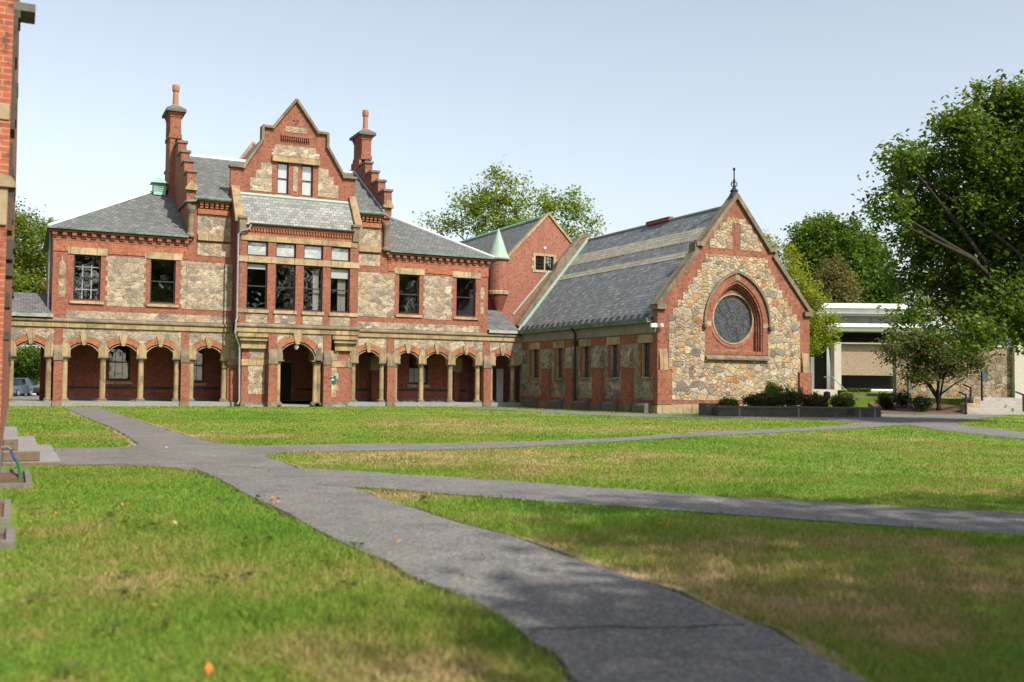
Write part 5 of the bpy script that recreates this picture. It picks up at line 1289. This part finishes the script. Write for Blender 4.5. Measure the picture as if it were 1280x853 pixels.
# ------------------------------------------------------------------ parked car beyond the passage
def build_car(o, heading, paint, label, group=None):
    c = thing('parked_car', label, 'car', o, group)
    fx = Vector((math.cos(heading), math.sin(heading), 0)); sx = Vector((-fx.y, fx.x, 0))
    def W(a, b, z): p = Vector(o) + fx * a + sx * b; return (p.x, p.y, o[2] + z)
    def loft(m, secs, k=0):
        base = []
        for a, w0, w1, z0, z1 in secs: base.append([W(a, -w0, z0), W(a, w0, z0), W(a, w1, z1), W(a, -w1, z1)])
        vs = [p for s in base for p in s]; fs = []
        for i in range(len(base) - 1):
            for j in range(4): fs.append((i * 4 + j, i * 4 + (j + 1) % 4, i * 4 + 4 + (j + 1) % 4, i * 4 + 4 + j))
        fs.append((3, 2, 1, 0)); n = len(vs); fs.append((n - 4, n - 3, n - 2, n - 1)); m.add(vs, fs, k)
    m = MB(); loft(m, [(-2.3, .78, .74, .42, .92), (-2.2, .88, .84, .25, 1.02), (-1.2, .93, .88, .22, 1.06), (.6, .93, .88, .22, 1.02), (1.5, .92, .84, .22, .95), (2.15, .86, .78, .26, .80), (2.32, .7, .66, .36, .68)])
    b = m.build('body', M['car_paint'] if paint else M['car_dark'], c, bevel=.05)
    m = MB(); loft(m, [(-2.0, .80, .60, 1.05, 1.12), (-1.6, .82, .64, 1.05, 1.52), (-.6, .84, .66, 1.05, 1.60), (.2, .84, .64, 1.03, 1.57), (1.15, .82, .70, 1.0, 1.03)])
    m.build('cabin_glass', M['car_glass'], c)
    m = MB(); loft(m, [(-1.75, .66, .6, 1.48, 1.53), (-.6, .70, .62, 1.60, 1.66), (.25, .67, .6, 1.57, 1.61)]); m.build('roof', M['car_paint'] if paint else M['car_dark'], c)
    for a in (-1.4, 1.4):
        for s in (-1, 1):
            m = MB(); n = 18; vs = []; fs = []
            def disc(m, r, w0, w1, k=0):
                P = [W(a + r * math.cos(t * 2 * math.pi / n), s * w0, .34 + r * math.sin(t * 2 * math.pi / n)) for t in range(n)] + [W(a + r * math.cos(t * 2 * math.pi / n), s * w1, .34 + r * math.sin(t * 2 * math.pi / n)) for t in range(n)]
                m.add(P, [tuple(range(n)), tuple(range(2 * n - 1, n - 1, -1))] + [(t, (t + 1) % n, n + (t + 1) % n, n + t) for t in range(n)], k)
            disc(m, .34, .72, .95); w = m.build('wheel', M['frame'], c)
            m = MB(); disc(m, .22, .90, .965); m.build('rim', M['lead'], w)
    for s in (-1, 1):
        m = MB(); loft(m, [(2.0, .02, .02, .62, .74), (2.28, .02, .02, .60, .70)]);
        for i, v in enumerate(m.v): m.v[i] = tuple(Vector(v) + sx * (s * .62) + sx * (.12 if i % 4 in (1, 2) else -.12))
        m.build('headlight', M['white'], c)
        m = MB(); p0 = Vector(W(.75, s * 1.0, 1.08)); m.box(p0.x - .1, p0.x + .1, p0.y - .07, p0.y + .07, p0.z - .07, p0.z + .08); m.build('mirror', M['car_dark'], c)
    m = MB(); loft(m, [(2.26, .5, .5, .36, .5), (2.345, .5, .5, .36, .5)]); m.build('grille', M['frame'], c)
    return c
def mat_paint(name, c):
    t = NT(name); t.b.inputs['Coat Weight'].default_value = 0.6
    return t.fin(t.mix(t.noise(t.pos(), 1.5), c, tuple(x * 1.15 for x in c)), 0.3, 0.5)
M['car_paint'] = mat_paint('slate blue car paint', (0.045, 0.075, 0.105))
M['car_dark'] = mat_paint('dark car paint', (0.02, 0.022, 0.026))
M['car_glass'] = mat_noise('car glass', (0.012, 0.014, 0.017), (0.02, 0.022, 0.026), 1, None, 0, 0.06, 0, 0.6)
cp_ = at(17, 500, 92); build_car((cp_.x, cp_.y, 0.0), rad(-112), True, 'slate blue car parked beyond the left passage arch')
cp_ = at(27.5, 500, 97); build_car((cp_.x, cp_.y, 0.0), rad(-60), False, 'black car parked behind the slate blue one beyond the arch')
m = MB(); q = [at(-200, 500, 78), at(140, 500, 78), at(140, 500, 112), at(-200, 500, 112)]
m.xy([(p.x, p.y) for p in q], -.05, .01); m.build('road', M['asphalt'], kind='structure', label='asphalt road behind the hall', cat='road')
m = MB(); q = [at(40, 500, 104), at(55, 500, 104), at(57, 500, 110), at(42, 500, 110)]
m.xy([(p.x, p.y) for p in q], 0, .5); m.build('low_wall', M['white'], None, 'low white wall beyond the parked cars', 'wall')

# ------------------------------------------------------------------ foliage
def leaf_mesh(name, C, size, mat, parent, rng, up=0.55, asp=0.6):
    """one mesh of separate leaf shaped faces at the points C"""
    N = len(C)
    nrm = rng.normal(size=(N, 3)); nrm /= np.linalg.norm(nrm, axis=1)[:, None]; nrm[:, 2] = np.abs(nrm[:, 2]) * 0.7 + up
    nrm /= np.linalg.norm(nrm, axis=1)[:, None]
    t = rng.normal(size=(N, 3)); t -= nrm * (t * nrm).sum(1)[:, None]; t /= np.linalg.norm(t, axis=1)[:, None]
    b = np.cross(nrm, t)
    s = (size * rng.uniform(0.65, 1.35, N))[:, None]
    w = s * asp
    V = np.empty((N, 4, 3)); V[:, 0] = C - t * s * .5; V[:, 1] = C + b * w * .5 + nrm * s * .08; V[:, 2] = C + t * s * .5; V[:, 3] = C - b * w * .5 + nrm * s * .08
    me = bpy.data.meshes.new(name)
    me.vertices.add(4 * N); me.vertices.foreach_set('co', V.ravel())
    me.loops.add(4 * N); me.loops.foreach_set('vertex_index', np.arange(4 * N, dtype=np.int32))
    me.polygons.add(N); me.polygons.foreach_set('loop_start', np.arange(0, 4 * N, 4, dtype=np.int32))
    me.update(calc_edges=True); me.validate()
    me.materials.append(mat)
    o = bpy.data.objects.new(name, me)
    link(o, parent)
    return o

def crown_points(blobs, ncl, per, cr, rng, fill=0.5, flat=0.8):
    """leaf positions: clumps scattered through ellipsoids, denser near their surface"""
    vol = np.array([b[1] * b[2] * b[3] for b in blobs]) ** 0.75; vol /= vol.sum()
    idx = rng.choice(len(blobs), size=ncl, p=vol)
    d = rng.normal(size=(ncl, 3)); d /= np.linalg.norm(d, axis=1)[:, None]
    r = rng.uniform(0, 1, ncl) ** fill
    r *= rng.uniform(0.86, 1.12, ncl)
    Bc = np.array([tuple(b[0]) for b in blobs])[idx]; Br = np.array([b[1:4] for b in blobs])[idx]
    cc = Bc + d * Br * r[:, None]
    k = rng.poisson(per, ncl).clip(2)
    rep = np.repeat(np.arange(ncl), k)
    crr = cr * rng.uniform(0.5, 1.35, ncl)
    off = rng.normal(size=(len(rep), 3)) * np.array([1, 1, flat]) * (crr[rep] * .52)[:, None]
    return cc, cc[rep] + off

def limbs(parent, base, top, r0, targets, mat, rng, name='trunk', sub=None, lean=0.0):
    m = MB()
    base = Vector(base); top = Vector(top)
    n = 7; P = []
    for i in range(n):
        s = i / (n - 1); p = base.lerp(top, s) + Vector((rng.normal(0, .04), rng.normal(0, .04), 0)) * (top - base).length * .25 * (s > 0)
        P.append(p)
    R = [r0 * (1.35 if i == 0 else 1 - .55 * i / (n - 1)) for i in range(n)]
    m.tube(P, R, 9)
    ends = []
    for tgt in targets:
        s = rng.uniform(.45, .95); i = min(n - 1, int(s * (n - 1))); a = P[i]; b = Vector(tgt); L = (b - a).length
        mid = a.lerp(b, .5) + Vector((rng.normal(0, .07), rng.normal(0, .07), .08 + rng.normal(0, .05))) * L
        rr = R[i] * .55; q = [a, a.lerp(mid, .5) + Vector((0, 0, .02 * L)), mid, mid.lerp(b, .5), b]
        m.tube(q, [rr, rr * .8, rr * .6, rr * .4, rr * .18], 6)
        ends += [(mid, rr * .45), (q[3], rr * .35), (b, rr * .2)]
    if sub is not None and ends:
        E = np.array([tuple(e[0]) for e in ends])
        for c in sub:
            j = int(np.argmin(((E - c) ** 2).sum(1))); a = ends[j][0]; b = Vector(c)
            if (b - a).length < .1: continue
            mid = a.lerp(b, .5) + Vector(rng.normal(0, .05, 3)) * (b - a).length
            m.tube([a, mid, b], [max(ends[j][1], .012), max(ends[j][1] * .6, .01), .008], 4)
    return m.build(name, mat, parent, smooth=True)

def tree(name, label, base, fork, r0, blobs, ncl, per, cr, leaf, lmat, bmat='bark', seed=1, group=None, fill=0.5, subn=60, cat='tree', asp=.6):
    rng = np.random.default_rng(seed)
    root = thing(name, label, cat, base, group)
    cc, LP_ = crown_points(blobs, ncl, per, cr, rng, fill)
    leaf_mesh('crown', LP_, leaf, M[lmat], root, rng, asp=asp)
    sub = cc[rng.choice(len(cc), min(subn, len(cc)), replace=False)] if subn else None
    limbs(root, base, fork, r0, [b[0] for b in blobs], M[bmat], rng, 'trunk', sub)
    return root

def pxb(depth, L, dd=0.0, squash=1.0, seed=3):
    rg = np.random.default_rng(seed); out = []; k = depth / FPX
    for px, py, rx, ry in L:
        dz = rg.uniform(-1, 1) * dd
        out.append((at(px, py, depth + dz), rx * k, rx * k * squash, ry * k))
    return out
def gp(px, depth, z=0.0):
    p = at(px, 490, depth); return Vector((p.x, p.y, z))

BIG = [(1130, 198, 20, 16), (1113, 190, 9, 7), (1183, 150, 12, 14), (1222, 112, 14, 9), (1092, 264, 8, 6), (1118, 232, 12, 10), (1262, 142, 50, 40), (1200, 163, 30, 30), (1150, 208, 40, 32), (1114, 262, 26, 24), (1240, 215, 58, 56), (1188, 258, 60, 46), (1310, 230, 90, 110), (1150, 300, 42, 30), (1228, 320, 76, 54), (1190, 372, 58, 34), (1262, 385, 62, 50), (1142, 345, 30, 24), (1320, 360, 60, 60), (1135, 395, 24, 16), (1215, 415, 40, 18)]
tree('oak_tree', 'large dark green tree filling the right edge of the photo', gp(1316, 45), gp(1304, 45, 5.4), .42, pxb(45, BIG, 2.5, 1.0), 1900, 40, .66, .225, 'leaf_oak', 'bark_dark', 33, subn=160)
SM = [(1160, 430, 34, 22), (1120, 440, 24, 14), (1200, 435, 30, 20), (1175, 455, 40, 22), (1145, 470, 24, 12), (1215, 452, 22, 16), (1130, 425, 22, 14)]
tree('plum_tree', 'small low branching tree with russet tinged leaves on the mulch bed', gp(1174, 62, .2), gp(1172, 62, 1.5), .16, pxb(62, SM, 1.0), 620, 32, .45, .17, 'leaf_plum', 'bark_dark', 22, subn=80)
YL = [(985, 345, 26, 44), (1008, 385, 26, 40), (1022, 415, 24, 28), (962, 308, 14, 20), (1000, 420, 26, 24), (970, 380, 25, 45), (1040, 400, 10, 14)]
tree('ash_tree', 'yellow green tree standing at the right side of the chapel', gp(985, 70), gp(985, 70, 3.4), .2, pxb(70, YL, .8), 700, 30, .5, .17, 'leaf_yellow', 'bark', 23, subn=60)
MP = [(1045, 325, 55, 50), (1012, 312, 28, 34), (1085, 338, 30, 42), (1050, 372, 64, 32), (1105, 372, 26, 34), (1030, 292, 30, 20)]
tree('maple_tree', 'rounded deep green maple rising behind the modern building', gp(1050, 120, .5), gp(1050, 120, 6), .5, pxb(120, MP, 2.5), 1300, 34, .95, .42, 'leaf_maple', 'bark', 24, fill=.35, subn=40)
OL = [(1040, 352, 22, 34), (1050, 372, 24, 22), (1030, 372, 18, 22), (1060, 358, 12, 20)]
tree('olive_tree', 'dull olive brown tree in front of the deep green maple', gp(1042, 108, .5), gp(1042, 108, 5), .3, pxb(108, OL, 1.2), 420, 30, .7, .27, 'leaf_olive', 'bark', 25, subn=40)
AI = [(628, 252, 38, 40), (592, 262, 34, 28), (560, 282, 26, 16), (684, 258, 28, 28), (716, 262, 24, 28), (740, 282, 16, 18), (640, 288, 60, 22), (700, 296, 40, 14), (533, 276, 10, 4), (624, 222, 14, 14)]
tree('plane_tree', 'airy light green tree rising behind the hall roof', gp(640, 104), gp(640, 104, 12), .5, pxb(104, AI, 2.5), 760, 17, .95, .32, 'leaf_airy', 'bark', 26, subn=260, fill=.6)
LT = [(40, 300, 30, 34), (12, 285, 26, 30), (62, 290, 14, 20), (42, 335, 36, 24), (20, 335, 24, 24)]
tree('lime_tree', 'leafy green tree with autumn tints behind the left lean-to roof', gp(72, 96), gp(60, 96, 6), .35, pxb(96, LT, 1.8), 620, 26, .8, .26, 'leaf_left', 'bark', 27, subn=80)
LB = [(45, 365, 34, 18), (15, 360, 20, 24), (68, 372, 10, 14)]
tree('hazel_tree', 'brighter lower tree directly above the left lean-to roof', gp(70, 90), gp(60, 90, 5), .2, pxb(90, LB, 1.2), 320, 28, .6, .24, 'leaf_left', 'bark', 28, subn=40)
AR = [(34, 446, 32, 14), (22, 462, 22, 12), (50, 458, 14, 14), (38, 470, 20, 12), (56, 480, 8, 14), (10, 475, 14, 14)]
tree('elder_tree', 'shady green tree seen through the left passage arch', gp(45, 116), gp(44, 116, 3.0), .12, pxb(116, AR, 2.0), 520, 28, .8, .26, 'leaf_maple', 'bark', 29, subn=60)

def bush(name, label, c, rx, ry, rz, ncl, per, cr, leaf, lmat, seed, group=None, cat='shrub'):
    rng = np.random.default_rng(seed); c = Vector(c)
    root = thing(name, label, cat, c, group)
    bl = [(c + Vector((0, 0, rz * .8)), rx, ry, rz * .85)]
    for k in range(4):
        a = rng.uniform(0, 6.28); q = rng.uniform(.3, .65)
        bl.append((c + Vector((rx * q * math.cos(a), ry * q * math.sin(a), rz * rng.uniform(.5, 1.15))), rx * .55, ry * .55, rz * .5))
    cc, L = crown_points(bl, ncl, per, cr, rng, .45)
    L[:, 2] = np.maximum(L[:, 2], c.z + .01)
    leaf_mesh('foliage', L, leaf, M[lmat], root, rng)
    m = MB()
    for k in range(5):
        e = cc[rng.integers(len(cc))]; m.tube([c, c.lerp(Vector(e), .5) + Vector((0, 0, .03)), Vector(e)], [.02, .014, .006], 5)
    m.build('stem', M['bark_dark'], root)
    return root
PB = lambda a, f, z=.38: tuple(P0 + d * a + nrm * f + Vector((0, 0, z)))
for i, (nm, lab, a, f, rx, rz, mt_) in enumerate([
    ('planter_shrub', 'small green shrub at the left end of the planter', .75, .9, .42, .30, 'leaf_hedge'),
    ('planter_shrub', 'low dark green shrub second from the left in the planter', 2.2, 1.0, .55, .42, 'leaf_shrub'),
    ('planter_shrub', 'broad green shrub in the middle of the planter against the chapel', 3.2, 1.5, .65, .50, 'leaf_shrub'),
    ('planter_shrub', 'tallest dark green shrub right of the planter middle', 4.3, 1.4, .75, .62, 'leaf_shrub'),
    ('planter_shrub', 'reddish brown shrub beside the garden lamp', 5.3, 1.0, .60, .46, 'leaf_shrub_red'),
    ('planter_shrub', 'bright green leafy plant at the right end of the planter', 6.75, .9, .62, .45, 'leaf_hedge'),
    ('planter_shrub', 'sparse light shrub behind the middle of the planter', 3.6, 2.6, .6, .78, 'leaf_airy')]):
    bush(nm, lab, PB(a, f), rx * 1.1, rx * .9, rz * 1.08, 240, 20, .16, .10, mt_, 60 + i, 'shrubs in the stone planter')
for i, (px, dep, z, rx, rz, lab) in enumerate([(1108, 63, .15, .75, .7, 'rounded dark evergreen shrub on the left of the mulch bed'), (1128, 65, .2, .7, .72, 'dark evergreen shrub in the middle of the mulch bed'), (1150, 61.5, .12, .75, .55, 'spreading dark shrub left of the small tree trunk'), (1198, 66, .4, .7, .3, 'low dark plant right of the small tree trunk')]):
    bush('evergreen_shrub', lab, gp(px, dep, z), rx, rx * .8, rz, 170, 18, .2, .10, 'leaf_dark' if i < 3 else 'leaf_shrub', 80 + i, 'dark shrubs on the mulch bed')
def hedge(label, px0, px1, dep, z0, z1, seed, mt_):
    rng = np.random.default_rng(seed); a = gp(px0, dep, z0); b = gp(px1, dep, z0); L = (b - a).length
    root = thing('clipped_hedge', label, 'hedge', a.lerp(b, .5), 'clipped hedges on the terrace')
    N = 5200; s = rng.uniform(0, L, N); f = rng.uniform(-.45, .45, N); z = rng.uniform(z0, z1, N) + rng.normal(0, .02, N)
    pts = np.array(a)[None, :] + s[:, None] * np.array(ax)[None, :] + f[:, None] * np.array(fw)[None, :]; pts[:, 2] = z
    leaf_mesh('foliage', pts, .13, M[mt_], root, rng)
    m = MB(); Pm = a.lerp(b, .5)
    for k in range(6): q = a.lerp(b, (k + .5) / 6); m.tube([(q.x, q.y, z0 - .02), (q.x, q.y, (z0 + z1) / 2)], .03, 5)
    m.build('stem', M['bark_dark'], root)
hedge('clipped hedge below the dark ground floor window', 1060, 1087, 90, .9, 1.5, 91, 'leaf_hedge')
hedge('short clipped hedge by the white entrance column', 1049, 1059, 89, .9, 1.3, 92, 'leaf_hedge')
hedge('long low bright hedge along the terrace edge', 1052, 1122, 80, .9, 1.16, 93, 'leaf_yellow')

# trees behind the photographer: their shade falls on the near lawn and they stand in the window reflections
def behind(label, x, y, h, r, seed, ncl, per, leaf, lo=.45):
    rng = np.random.default_rng(seed); bl = []
    for k in range(9):
        a = rng.uniform(0, 6.28); q = rng.uniform(.2, .75) * r
        bl.append((Vector((x + q * math.cos(a), y + q * math.sin(a), h * rng.uniform(lo, .85))), r * .45, r * .45, h * .14))
    return tree('shade_tree', label, Vector((x, y, 0)), Vector((x, y, h * .4)), .35, bl, ncl, per, 1.0, leaf, 'leaf_oak', 'bark_dark', seed, 'trees behind the photographer', subn=20)
SHADE = behind('small tree just right of the photographer casting shade on the near path', 6.4, -2.2, 9.5, 2.3, 41, 300, 36, .26)
SH2 = behind('broad tree right of the photographer casting shade over the near right lawn', 15.0, -4.4, 13.5, 6.4, 43, 560, 34, .34, .62)
bt1 = behind('tall tree across the lawn behind the photographer', 22, -26, 23, 9.5, 42, 480, 24, .6)
for i, (x, y) in enumerate(((3, -29), (12, -25), (31, -30), (45, -25), (56, -28), (70, -26))):
    c_ = copy_tree(bt1); c_.location = (x, y, 0); c_.rotation_euler.z = i * 1.3
    c_['label'] = 'one of the tall trees lining the far lawn behind the photographer'
bt1['label'] = 'one of the tall trees lining the far lawn behind the photographer'

# ------------------------------------------------------------------ grass blades
def inside(poly, X, Yy):
    P = np.array(poly); res = np.zeros(len(X), bool); j = len(P) - 1
    for i in range(len(P)):
        xi, yi = P[i]; xj, yj = P[j]
        if yi != yj:
            c_ = ((yi > Yy) != (yj > Yy)) & (X < (xj - xi) * (Yy - yi) / (yj - yi) + xi); res ^= c_
        j = i
    return res
def seg_inside_expanded(X, Yy): return inside(PATHJ, X, Yy)
def scatter(d0, d1, dens, hgt, wid, rng, tufts=1):
    """blades on the visible lawn between two distances from the photographer"""
    a0, a1 = rad(-9.0), rad(66.0)
    A = .5 * (d1 * d1 - d0 * d0) * (a1 - a0); N = int(A * dens)
    th = rng.uniform(a0, a1, N); r = np.sqrt(rng.uniform(d0 * d0, d1 * d1, N))
    X = np.sin(th) * r; Yy = np.cos(th) * r
    keep = ~inside(PATHJ, X, Yy)
    keep &= ~(inside(VERGE, X, Yy) & (rng.random(N) < .72))
    keep &= ~((X < .8) & (Yy > 18.3) & (Yy < 23.6)) & ~((X < .28) & (Yy > 14.7) & (Yy < 17.2)) & ~((X < .08) & (Yy > 9.4) & (Yy < 13.0)) & (Yy < FY - .4) & ~((X > 30.4) & (X < 43) & (Yy > 45.6)) & ~((X < -.11) & (Yy > 13.8))
    Lq = P0 - nrm * .02; rel = np.stack([X - Lq.x, Yy - Lq.y], 1); al = rel @ np.array([d.x, d.y]); fl = rel @ np.array([nrm.x, nrm.y])
    keep &= ~((al > -.6) & (al < LP + .1) & (fl > -.05) & (fl < 6))
    return X[keep], Yy[keep]
GV = []; 
rng = np.random.default_rng(77)
for d0, d1, dens, h, w in ((3.2, 7.0, 3600, .05, .005), (7, 11, 2200, .048, .006), (11, 18, 950, .042, .008), (18, 30, 340, .042, .012), (30, 48, 120, .04, .02), (48, 72, 40, .045, .03)):
    X, Yy = scatter(d0, d1, dens, h, w, rng)
    N = len(X)
    # clump the heights so the turf is uneven
    hn = h * (0.55 + .9 * rng.random(N) ** 1.6) * (0.85 + .3 * np.sin(X * 1.7 + 2 * np.sin(Yy * .9)) * np.sin(Yy * 1.3))
    ph = rng.uniform(0, 2 * np.pi, N); lean = rng.normal(0, .55, (N, 2)) * hn[:, None]
    ww = w * rng.uniform(.6, 1.3, N)
    dx = np.cos(ph) * ww; dy = np.sin(ph) * ww
    B = np.stack([X, Yy, np.full(N, -.002)], 1)
    V = np.empty((N, 4, 3))
    V[:, 0] = B - np.stack([dx, dy, 0 * dx], 1); V[:, 1] = B + np.stack([dx, dy, 0 * dx], 1)
    mid = B + np.stack([lean[:, 0] * .35, lean[:, 1] * .35, hn * .6], 1)
    tip = B + np.stack([lean[:, 0], lean[:, 1], hn], 1)
    V[:, 2] = tip + np.stack([dx * .25, dy * .25, 0 * dx], 1); V[:, 3] = tip - np.stack([dx * .25, dy * .25, 0 * dx], 1)
    GV.append(V)
V = np.concatenate(GV); N = len(V)
me = bpy.data.meshes.new('grass')
me.vertices.add(4 * N); me.vertices.foreach_set('co', V.ravel())
me.loops.add(4 * N); me.loops.foreach_set('vertex_index', np.arange(4 * N, dtype=np.int32))
me.polygons.add(N); me.polygons.foreach_set('loop_start', np.arange(0, 4 * N, 4, dtype=np.int32))
me.update(calc_edges=True)
me.materials.append(M['blade'])
go = bpy.data.objects.new('grass', me); link(go, None, 'short grass blades growing over the lawn', 'grass', None, 'stuff')
print('grass blades', N)

# fallen leaves on the lawn
rng = np.random.default_rng(9)
pts = []
for px, py, n, s in ((345, 632, 7, .06), (151, 638, 5, .05), (162, 637, 3, .04), (70, 647, 2, .03), (233, 604, 2, .02), (192, 770, 2, .02), (215, 663, 3, .04), (200, 628, 1, .01), (77, 567, 1, .01), (208, 563, 1, .01), (840, 665, 3, .08)):
    g_ = on_ground(px, py)
    for k in range(n): pts.append((g_.x + rng.normal(0, s), g_.y + rng.normal(0, s), .045 + rng.uniform(0, .03)))
for k in range(26):
    yy = 4.8 + 22 * rng.random() ** 1.6; xx = rng.uniform(-.05, .12 + .55 * yy)
    pts.append((xx, yy, .035 + rng.uniform(0, .02)))
lo_ = leaf_mesh('fallen_leaves', np.array(pts), .055, M['leaf_fallen'], None, rng, up=.3, asp=.7)
tag(lo_, 'scattered orange and tan fallen leaves on the near lawn', 'leaves', None, 'stuff')

# small broad leaved weeds in the near turf
pts = []
for k in range(46):
    yy = 4.8 + 9 * rng.random(); xx = rng.uniform(0.0, .1 + .45 * yy)
    if inside(PATHJ, np.array([xx]), np.array([yy]))[0]: continue
    for q in range(9): pts.append((xx + rng.normal(0, .05), yy + rng.normal(0, .05), .045 + rng.uniform(0, .02)))
wd_ = leaf_mesh('weeds', np.array(pts), .055, M['leaf_hedge'], None, rng, up=1.6, asp=.8)
tag(wd_, 'patches of broad leaved clover and weeds in the near lawn', 'weeds', None, 'stuff')
